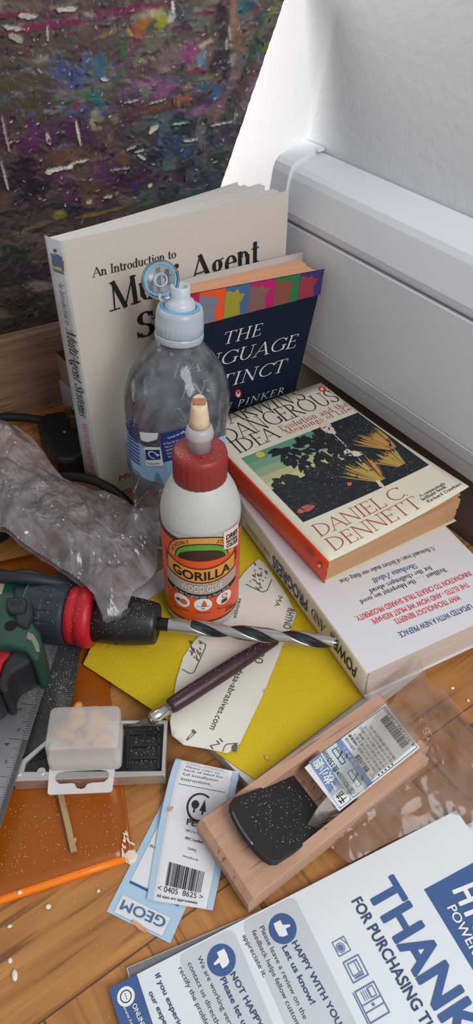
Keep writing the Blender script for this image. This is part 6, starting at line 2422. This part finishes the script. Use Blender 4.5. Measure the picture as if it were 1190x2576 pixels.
full = [(0.0, -KH), (0.0, -.0042), (.028, 0), (.985, 0), (1.0, -.002), (1.0, -KH)]
notch = [(0.0, -KH), (0.0, -.0042), (.028, 0), (.262, 0), (.475, -KH + .001), (.49, -KH + .001), (.60, 0), (.985, 0), (1.0, -.002), (1.0, -KH)]
T.part('body', join(kprof(full, 0, .13), kprof(notch, .13, .87), kprof(full, .87, 1)), beech, bevel=.0003)
# blade: slopes up out of the mouth towards the near end, its head rounded
bs0, bs1 = .472, .135
hh0, hh1 = -KH + .0035, .0105


def kb_(s_, w, lift):
    q_ = kp(s_, w, lerp(hh0, hh1, (bs0 - s_) / (bs0 - bs1)))
    return q_


bdir = (kb_(bs1, .5, 0) - kb_(bs0, .5, 0)).normalized()
wdir = (kp(0, 1) - kp(0, 0)).normalized()
bnrm = wdir.cross(bdir).normalized()
if bnrm.z < 0:
    bnrm = -bnrm
bc0 = kb_(bs0, .5, 0)
BL_ = (kb_(bs1, .5, 0) - bc0).length
wk = .0208
pl_ = [(-wk * .93, 0), (-wk * .93, BL_ * .45), (-wk * 1.0, BL_ * .46), (-wk * 1.06, BL_ * .9)]
pl_ += [(wk * 1.06 * math.sin(t), BL_ * .9 + .009 * math.cos(t) ** .8) for t in (-1.2, -.9, -.6, -.3, 0, .3, .6, .9, 1.2)]
pl_ += [(wk * 1.06, BL_ * .9), (wk * 1.0, BL_ * .46), (wk * .93, BL_ * .45), (wk * .93, 0)]
iron = mat('black_forged_iron', (36, 35, 35), .55, var=.3, scale=900, bump=.5, bscale=900)
T.part('blade', prism([bc0 + wdir * x + bdir * y + bnrm * .0022 for x, y in pl_], -bnrm * .0044), iron, bevel=.0008, label='black forged blade')
arc_ = [bc0 + wdir * (wk * 1.05 * math.sin(t)) + bdir * (BL_ * .9 + .0088 * math.cos(t) ** .8) + bnrm * .002 for t in np.linspace(-.75, .35, 10)]
T.part('blade_bevel', tube(arc_, .0007, 8), mat('bare_steel_edge', (120, 124, 128), .3, metal=.8), smooth=True, label='bright worn edge')
# sticker
FK = Face(kp(.5, .5, .0003), kn)
sO, sX, sY, sXY = (1056, 1881), (969, 1771), (853, 2041), (767, 1918)
st_ = mat('sticker_paper', (220, 222, 222), .45, var=.02)
T.cur = put(T, 'sticker', [FK.patch([sY, (sY[0] + sX[0] - sO[0], sY[1] + sX[1] - sO[1]), sX, sO], 0, 2)], st_, label='white paper sticker with Japanese print')
A_, B_, C_ = FK.hit(sO), FK.hit(sX), FK.hit(sY)
SX, SY = (B_ - A_), (C_ - A_)
sw, shh = SX.length, SY.length
SXn = SX.normalized()
SYn = SY.normalized()


def ks(g, x, y, s=1.0, h=.00012):
    return [A_ + SXn * (x + a * s) + SYn * (y + b_ * s) + FK.n * h for a, b_ in g[0]], g[1]


sb_ = mat('sticker_blue', (116, 142, 182), .45)
put(T, 'sticker_print', [ks(r2(.0008, shh - .0105, sw - .0016, .0092), 0, 0, 1, .0001), ks(r2(.0008, shh - .0275, sw - .0016, .0042), 0, 0, 1, .0001)], sb_)
put(T, 'sticker_print', [ks(r2(.0008, shh - .0232, sw - .0016, .0125), 0, 0, 1, .0001)], mat('sticker_pale_blue', (196, 210, 218), .45))
put(T, 'sticker_border', [ks(frame2(.0011, .0012, sw - .0022, shh - .0132, .0003), 0, 0, 1, .00016)], INK)
put(T, 'sticker_crest', [ks(rr2(.0012, shh - .0102, .0082, .0086, .0015), 0, 0, 1, .0002)], WHITE_INK)


def kt(t, x0, x1, y, H, bold=0):
    g = sans(t, H, bold=bold)
    if not g[0]:
        return g
    a0, a1 = min(v[0] for v in g[0]), max(v[0] for v in g[0])
    return ks(([(lerp(x0, x1, (x - a0) / (a1 - a0)) * sw, y_) for x, y_ in g[0]], g[1]), 0, y, 1, .0003)


put(T, 'sticker_title', [kt('一枚小鉋', .3, .93, shh - .0088, .0054, .04)], WHITE_INK)
put(T, 'sticker_text', [kt('千吉', .06, .25, shh - .0082, .0042, .05), kt('全40mm×長150mm', .1, .97, shh - .0148, .0034), kt('使用上の注意', .22, .56, shh - .0308, .0026, .03),
                        kt('刃の抜き方', .62, .9, shh - .0232, .0015), kt('刃の出し方', .16, .42, shh - .0232, .0015), kt('は充分注意', .66, .92, shh - .0312, .0015), kt('る場合は', .7, .92, shh - .0345, .0015)], INK)
put(T, 'sticker_code', [kt('0 9 4 0 1', .42, .8, shh - .0265, .002)], WHITE_INK)
put(T, 'sticker_small_print', [kt(t_, .1, .94 - .05 * (i % 3), shh - .0345 - .003 * i, .0017) for i, t_ in enumerate(('刃物ですので取扱いに注意', '使用後は汚れを拭き取り', '本来の用途以外に使用', '子供の手の届かない所に', '改造や修理は行わないで', '角利産業株式会社'))], mat('sticker_grey_text', (96, 98, 100), .5))
put(T, 'sticker_bullets', [ks(p2([(-.7, 0), (0, -.7), (.7, 0), (0, .7)]), .0022, shh - .0338 - .0028 * i, .001, .0003) for i in range(5)] + [ks(ring2(0, 0, 1, 1, .2, PI / 6, PI / 6 + 2 * PI, 3), .0042, shh - .0302, .0016, .0003)], INK)
bcg = barcode(0, 0, 1, 1, 21, 30)
put(T, 'barcode', [([A_ + SXn * (.006 + x * (sw - .0125)) + SYn * (.0038 + y * .0062) + FK.n * .0003 for x, y in bcg[0]], bcg[1])], INK)
put(T, 'barcode_number', [kt('4 977292 110402', .08, .95, .0017, .0017)], INK)
for x_o in (.27 * sw, .74 * sw):
    put(T, 'sticker_drawing', [ks(frame2(-.5, -.14, 1, .28, .04), x_o, shh - .0195, .0105, .0003), ks(l2([(-.1, .14), (.05, -.3), (.16, -.3)], .05), x_o, shh - .0195, .0105, .0003), ks(l2([(.2, -.5), (.02, -.34)], .05), x_o - .004, shh - .0195, .0105, .0003)], INK)

# ================================================================== plug and cables
T = Thing('mains_plug', 'black three pin mains plug lying pins up behind the clear bag', 'plug', at(155, 1122, 0))
pz = .026
plg = [(92, 1062), (110, 1046), (150, 1040), (186, 1034), (222, 1040), (226, 1100), (214, 1148), (180, 1166), (140, 1164), (124, 1140), (112, 1108), (96, 1090)]
pq = plan([(x, y - 8) for x, y in plg], pz)
T.part('body', prism(pq, Z(-pz + .0008)), mat('plug_black', (16, 16, 18), .45), bevel=.004)
for px, py, w in ((176, 1030, .0032), (187, 1052, .0026), (199, 1044, .0026)):
    p = at(px, py + 24, pz)
    T.part('pin', slab(p - V((w, .0016, 0)), V((2 * w, 0, 0)), V((0, .0032, 0)), Z(.014)), mat('dull_brass', (120, 92, 62), .4, metal=.6), bevel=.0004, label='brass pin')
p = at(162, 1086, pz)
T.part('screw', lathe(p - Z(.0005), (0, 0, 1), [(.0016, 0), (.0016, .0007), (.001, .0009)], 16), steel)
cab = mat('cable_black', (20, 20, 22), .5)
c0 = [at(-60, 1058, .012), at(0, 1050, .014), at(50, 1050, .014), at(100, 1056, .0145), at(125, 1058, .0145)]
T.part('cable', tube(smoothpath(c0, 6), .0042, 14), cab, smooth=True)
c1 = [at(40, 1230, .012), at(110, 1206, .018), at(180, 1199, .023), at(230, 1207, .025), at(280, 1231, .022), at(318, 1262, .014), at(332, 1290, .0075)]
cl = tube(smoothpath(c1, 8), .0042, 16)
single('black_cable', cl, cab, 'loop of thick black cable showing between the clear bag and the textbook', 'cable', smooth=True)

# ---- tin lid under the bag, orange tab
tl0 = at(-75, 1300, .0)
T = Thing('tin_lid', 'dark round tin with a shiny rim, mostly hidden under the clear bag', 'tin', tl0)
T.part('wall', lathe(tl0, (0, 0, 1), [(.046, .0), (.046, .016)], 72), mat('tin_side', (70, 66, 64), .4, metal=.6))
T.part('rim', lathe(tl0, (0, 0, 1), [(.0462, .0150), (.0478, .0155), (.0478, .0175), (.0462, .018), (.0455, .0166)], 72, cap=False), mat('tin_rim', (176, 168, 160), .3, metal=.8), smooth=True, label='shiny rim')
T.part('top', lathe(tl0, (0, 0, 1), [(.0455, .0155), (.04, .0152)], 72), mat('tin_top', (66, 66, 70), .45))
op_ = at(130, 1188, .004)
single('orange_tab', slab(op_ + V((-.006, -.004, -.004)), V((.012, .001, 0)), V((-.002, .008, 0)), Z(.004)), mat('bright_orange_edge', (240, 122, 8)), 'small orange plastic piece beside the black plug', 'plastic piece', bevel=.0006)


# ================================================================== clear bags


def idw(ctrl):
    """a taut surface through scattered heights"""
    P_ = np.array([(p.x, p.y) for p in ctrl])
    zz = np.array([p.z for p in ctrl])
    n = len(P_)
    A = np.zeros((n + 3, n + 3))
    A[:n, :n] = np.sqrt(((P_[:, None] - P_[None]) ** 2).sum(-1) + 1e-5) - np.eye(n) * 2e-3
    A[:n, n] = A[n, :n] = 1
    A[:n, n + 1:] = P_
    A[n + 1:, :n] = P_.T
    w = np.linalg.solve(A, np.append(zz, (0, 0, 0)))

    def f_(x, y):
        r = np.sqrt(((P_ - (x, y)) ** 2).sum(1) + 1e-5)
        return float(r @ w[:n] + w[n] + w[n + 1] * x + w[n + 2] * y)
    return f_


def crumple(seed, n, amp, f0, f1, along=None):
    r = random.Random(seed)
    fo = []
    for _ in range(n):
        a = r.uniform(0, PI) if along is None or r.random() < .25 else r.gauss(along, .35)
        fr = r.uniform(f0, f1)
        fo.append((math.cos(a) * fr, math.sin(a) * fr, r.uniform(0, 9), amp * r.uniform(.4, 1) * f0 / fr * 1.6, r.uniform(0, 50), r.uniform(0, 50)))

    def c_(x, y):
        s_ = 0.0
        wx, wy = .006 * math.sin(y * 90 + seed), .006 * math.sin(x * 80 + 2 * seed)
        for a, b_, p, m_, u, w in fo:
            k = (a * (x + wx) + b_ * (y + wy) + p) % 1.0
            g_ = .5 + .5 * math.sin(x * u + y * w + p * 3)
            s_ += m_ * g_ * (abs(k - .5) * 2) ** .8
        return s_
    return c_


bag_out = [(265, 1562, .0585), (250, 1535, .060), (238, 1505, .061), (200, 1468, .057), (150, 1432, .056), (100, 1400, .054), (50, 1366, .052), (0, 1334, .05), (-90, 1290, .05), (-90, 1090, .062), (-40, 1040, .064), (0, 1062, .064), (40, 1073, .062), (75, 1100, .058),
           (100, 1130, .054), (128, 1168, .05), (160, 1205, .044), (200, 1222, .040), (240, 1237, .037), (262, 1238, .036), (310, 1264, .032), (345, 1287, .046), (372, 1279, .052), (400, 1277, .056), (405, 1340, .048), (398, 1400, .038), (394, 1446, .041), (366, 1478, .047), (340, 1500, .051), (322, 1536, .058), (300, 1553, .0585)]
o1 = [at(*p) for p in bag_out]
mid = [at(*p) for p in ((100, 1200, .066), (60, 1250, .070), (150, 1300, .062), (220, 1320, .054), (300, 1360, .046), (330, 1430, .046), (270, 1460, .060), (180, 1390, .062), (280, 1520, .0625), (20, 1160, .074), (20, 1300, .064))]
bz = idw(o1 + mid)
BAGD = math.atan2((at(270, 1550) - at(40, 1130)).y, (at(270, 1550) - at(40, 1130)).x) + PI / 2
cr1, cr2, cr3 = crumple(5, 9, .0085, 20, 60, BAGD), crumple(11, 10, .0050, 26, 90, BAGD), crumple(17, 10, .0014, 80, 200, BAGD)


def outline_d(o_):
    P_ = np.array([(p.x, p.y) for p in o_])

    def f_(x, y):
        return math.sqrt(((P_ - (x, y)) ** 2).sum(1).min())
    return f_


od = outline_d([lerp(o1[i], o1[(i + 1) % len(o1)], j / 6) for i in range(len(o1)) for j in range(6)])
film = film_mat('crumpled_polythene', (242, 240, 242), .4, (206, 200, 204), .14, 1.3, .12, 70)
film2 = film_mat('crumpled_polythene_under', (238, 236, 238), .28, (200, 194, 198), .2, 1.0, .12, 60)
T = Thing('plastic_bag', 'crumpled clear plastic bag draped over the drill chuck at the left', 'bag', V((o1[0].x - .06, o1[0].y + .06, .0)))


def k_edge(x, y):
    return min(1.0, .25 + od(x, y) / .02)


T.part('upper_film', cloth(o1, lambda x, y: bz(x, y) + k_edge(x, y) * (cr1(x, y) + cr3(x, y) - .007), .0016), film, smooth=False, fix=False)
T.part('lower_film', cloth(o1, lambda x, y: bz(x, y) - .007 * min(1, od(x, y) / .01) - .001 + k_edge(x, y) * (cr2(x, y) + cr3(y, x)) * .9 - .004, .002), film2, smooth=False, fix=False)
# gathered end over the chuck
tipc = at(285, 1535, .058)
gp = []
for i in range(9):
    u = i / 8
    a, b_ = at(lerp(252, 322, u), lerp(1500, 1515, u), .0615), at(lerp(262, 300, u), lerp(1562, 1552, u), .0595)
    gp.append(tube([a, lerp(a, b_, .5) + Z(.002), b_], .0009, 6))
T.part('gathered_folds', join(*gp), film, smooth=True)

# the plane's own bag
kb_out = [(772, 2112, .006), (790, 2090, .018), (772, 2074, .022), (800, 2030, .026), (830, 1996, .0275), (890, 1900, .031), (950, 1790, .0325), (985, 1770, .032), (1010, 1725, .032), (1058, 1657, .036), (1066, 1690, .032), (1080, 1720, .026), (1112, 1733, .016), (1150, 1775, .008), (1198, 1826, .003), (1260, 1900, .002), (1260, 2060, .0015), (1190, 2085, .0025), (1130, 2055, .003), (1000, 2110, .003), (880, 2172, .004), (860, 2160, .006), (840, 2140, .006)]
o2 = [at(*p) for p in kb_out]
mid2 = [at(*p) for p in ((900, 1960, .0315), (980, 1880, .0325), (1050, 1850, .032), (1000, 1960, .024), (930, 2030, .022), (1080, 1930, .018), (1000, 2040, .010), (900, 2110, .008), (1120, 1960, .006), (1100, 1830, .018), (1150, 1880, .006), (850, 2080, .016))]
bz2 = idw(o2 + mid2)
od2 = outline_d([lerp(o2[i], o2[(i + 1) % len(o2)], j / 6) for i in range(len(o2)) for j in range(6)])
cr4, cr5 = crumple(23, 8, .0024, 16, 44), crumple(29, 7, .0005, 60, 120)
film3 = film_mat('plane_bag_film', (242, 239, 236), .22, (204, 192, 184), .12, .8, .1, 60)
T = Thing('plane_wrapper', 'clear plastic sleeve slipped back over the far end of the hand plane', 'bag', at(1050, 1950, .0))


def flat_on_sticker(x, y):
    p = V((x, y, 0)) - KA
    u, w = p.dot((KB - KA).normalized()) / klen, p.dot((KD - KA).normalized()) / (KD - KA).length
    return .06 if (.3 < u < 1.02 and -.05 < w < 1.02) else 1.0


T.part('upper_film', cloth(o2, lambda x, y: max(bz2(x, y) + min(1, .2 + od2(x, y) / .012) * (cr4(x, y) * 1.2 + cr5(x, y) - .0022) * flat_on_sticker(x, y), .0006), .0016), film3, smooth=True, fix=False)
T.part('gathered_mouth', join(*[tube(smoothpath([at(770 + 6 * i, 2112 - 9 * i, .012), at(800 + 9 * i, 2110 - 12 * i, .021 + .002 * (i % 3)), at(850 + 10 * i, 2100 - 12 * i, .017)], 5), .0005, 6) for i in range(6)]), film3, smooth=True, fix=False)

# ================================================================== crumbs and dust
pale = mat('pale_crumb', (222, 214, 202), .7, var=.05)
chipm = mat('wood_shaving', (206, 150, 112), .7, var=.1)


def pebble(name, px, py, z, rx, ry, rz, ang, m, lab, cat, grp=None):
    c = at(px, py, z)
    v, f = lathe(V((0, 0, 0)), (0, 0, 1), [(.05, 0), (.6, .1), (.95, .35), (1, .5), (.9, .72), (.5, .95), (.05, 1)], 16)
    M = Matrix.Translation(c) @ Matrix.Rotation(ang, 4, 'Z') @ Matrix.Diagonal((rx, ry, rz, 1))
    single(name, ([M @ p for p in v], f), m, lab, cat, smooth=True, group=grp)


pebble('white_pellet', 38, 2455, .0001, .0016, .0030, .0022, .35, pale, 'large oval white pellet on the oak at the bottom left', 'crumb')
pebble('white_pellet', 122, 2282, .0001, .0017, .0015, .0018, 0, pale, 'round white pellet on the oak below the orange wallet edge', 'crumb')
pebble('white_pellet', 67, 1342, .070, .0016, .0016, .0022, 0, pale, 'tiny white bead on the crumpled clear bag', 'crumb')
pebble('wood_crumb', 26, 2417, .0001, .0012, .0015, .001, .5, pale, 'small pale crumb just above the oval pellet at bottom left', 'crumb')
pebble('wood_crumb', 25, 2331, .0001, .0014, .001, .001, .2, pale, 'small pale crumb on the oak at the far left, below the wallet', 'crumb')
pebble('wood_crumb', 248, 2242, .0001, .001, .001, .001, .2, pale, 'pale crumb on the oak left of the blue timber label', 'crumb')
pebble('wood_crumb', 50, 2246, .0052, .0013, .0013, .0012, .2, pale, 'pale crumb stuck on the orange wallet edge', 'crumb')
pebble('wood_crumb', 1138, 1732, .0001, .0016, .0011, .001, .2, pale, 'pale crumb on the oak right of the white paperback', 'crumb')
pebble('wood_crumb', 1177, 1763, .0001, .0014, .0010, .001, 2.2, pale, 'pale crumb near the joint of the oak boards at right', 'crumb')
pebble('yellow_crumb', 671, 1906, PADH + .0012, .0011, .002, .0008, .5, mat('straw_crumb', (206, 176, 120), .7), 'straw coloured splinter lying on the yellow sandpaper', 'crumb')


def shaving(px, py, z, L_, w_, ang, lab):
    c = at(px, py, z)
    d = V((math.cos(ang), math.sin(ang), 0))
    n_ = V((-d.y, d.x, 0))
    g = gridsurf(lambda a, b_: c + d * ((a - .5) * L_) + n_ * ((b_ - .5) * w_ * (1 - abs(a - .5))) + Z(.0004 + .0022 * (2 * a - 1) ** 2 * .4), 10, 2)
    single('wood_shaving', g, chipm, lab, 'shaving', solid=.0002)


shaving(352, 2332, .001, .010, .0028, -.6, 'curled wood shaving at the loose end of the timber label')
shaving(430, 2037, .006, .004, .002, .8, 'small brown wood shaving on the blue border of the timber label')
shaving(188, 2118, .0075, .004, .0016, 1.4, 'thin pale wood shaving by the end of the wooden stick')
bt = at(1183, 1829, .0004)
single('black_sliver', slab(bt, V((.012, -.004, 0)), V((.0012, .0022, 0)), Z(.0014)), blkp, 'short black plastic sliver on the oak at the right edge', 'sliver', bevel=.0003)

# sawdust: far too many flecks to count, one object per dusty surface
rnd = random.Random(77)


def fleck(p, nrm, s_):
    x, y, a = frame(nrm)
    t = rnd.uniform(0, 6.28)
    d, e = x * math.cos(t) + y * math.sin(t), y * math.cos(t) - x * math.sin(t)
    l_, w_ = s_ * rnd.uniform(.7, 2.2), s_ * rnd.uniform(.3, .7)
    q_ = p + nrm * .00025
    return [q_ - d * l_, q_ + e * w_, q_ + d * l_, q_ - e * w_, q_ + nrm * s_ * .5], [(0, 1, 4), (1, 2, 4), (2, 3, 4), (3, 0, 4)]


dust = []
for i in range(330):
    px, py = rnd.gauss(120, 50), rnd.gauss(1705, 45)
    p = at(px, py, .0126)
    if (p - b0).dot(bn) > .0005 and (p - b0).dot(bn) < .03 and (p - r0).dot(rn) < 0:
        dust.append(fleck(p, V((0, 0, 1)), .00035))
    else:
        p = at(px, py, RZ)
        if 0 < (p - r0).dot(rn) < .03 and (p - r0).dot(rd) < .18:
            dust.append(fleck(p, V((0, 0, 1)), .00035))
for i in range(420):
    t, h = rnd.uniform(-1.4, 1.2), rnd.uniform(dpos(80), dpos(392))
    r = .0226 if h < dpos(176) else .0222 if h < dpos(242) else .0178 if h < dpos(318) else lerp(.0176, .0152, (h - dpos(318)) / (dpos(385) - dpos(318)))
    nrm = (Z(1) * math.cos(t) - V((-dx.y, dx.x, 0)) * math.sin(t)).normalized()
    if h > dpos(250) or rnd.random() < .3:
        dust.append(fleck(da + dx * h + nrm * r, nrm, .00028))
for i in range(150):
    a, b_ = rnd.random(), rnd.uniform(-.9, .9)
    dust.append(fleck(bc0 + wdir * (wk * b_) + bdir * (BL_ * (.05 + .85 * a)) + bnrm * .0023, bnrm, .0003))
for i in range(110):
    px, py = rnd.uniform(325, 404), rnd.uniform(1828, 1934)
    dust.append(fleck(at(px, py, SZ - .002), V((0, 0, 1)), .0003))
for i in range(220):
    px, py = rnd.uniform(0, 330), rnd.uniform(2000, 2220)
    p = at(px, py, .0062)
    u, w = (p - oc).dot(of), (p - oc).dot(oe)
    if u > .003 and w > .003:
        dust.append(fleck(p, V((0, 0, 1)), .0003))
for i in range(260):
    px, py = rnd.uniform(0, 1190), rnd.uniform(1640, 2560)
    dust.append(fleck(at(px, py, .0), V((0, 0, 1)), .00032))
for i in range(60):
    u = rnd.uniform(.05, .95)
    n_ = V((-kd.y, kd.x, 0))
    t = rnd.uniform(-.7, .7)
    nrm = Z(math.cos(t)) + n_ * math.sin(t)
    dust.append(fleck(ka + kd * KL * u + nrm * .0057, nrm, .00025))
for i in range(70):
    a, r = rnd.uniform(0, 6.28), rnd.uniform(.009, .016)
    x, y, q_ = frame(gax)
    dust.append(fleck(gb + gax * .1439 + (x * math.cos(a) + y * math.sin(a)) * r - gax * max(0, r - .0148) * .9, gax, .00028))
# keep only the flecks that lie free on a surface
from mathutils.bvhtree import BVHTree
dg = bpy.context.evaluated_depsgraph_get()
vs_, fs_ = [], []
for o in COL.objects:
    if o.type == 'MESH' and o.name.split('.')[0] not in ('painted_face', 'wall_right', 'wall_back', 'page_block', 'tabletop'):
        ev = o.evaluated_get(dg)
        me = ev.to_mesh()
        k = len(vs_)
        M = o.matrix_world
        vs_ += [M @ v.co for v in me.vertices]
        fs_ += [[i + k for i in p.vertices] for p in me.polygons]
        ev.to_mesh_clear()
solid_ = BVHTree.FromPolygons(vs_, fs_)
dv, df = join(*dust)
bad = {i // 4 for i, _ in BVHTree.FromPolygons(dv, df).overlap(solid_)}
padq = lambda p: 0 < (p - pc).dot(pf) < .21 and 0 < (p - pc).dot(pe) < .191 and p.z < PADH
dust = [d for i, d in enumerate(dust) if i not in bad and not padq(d[0][0])]
dj = join(*dust)
single('sawdust', dj, pale, 'fine pale sawdust sprinkled over the tools and the oak', 'sawdust', kind='stuff', fix=False)
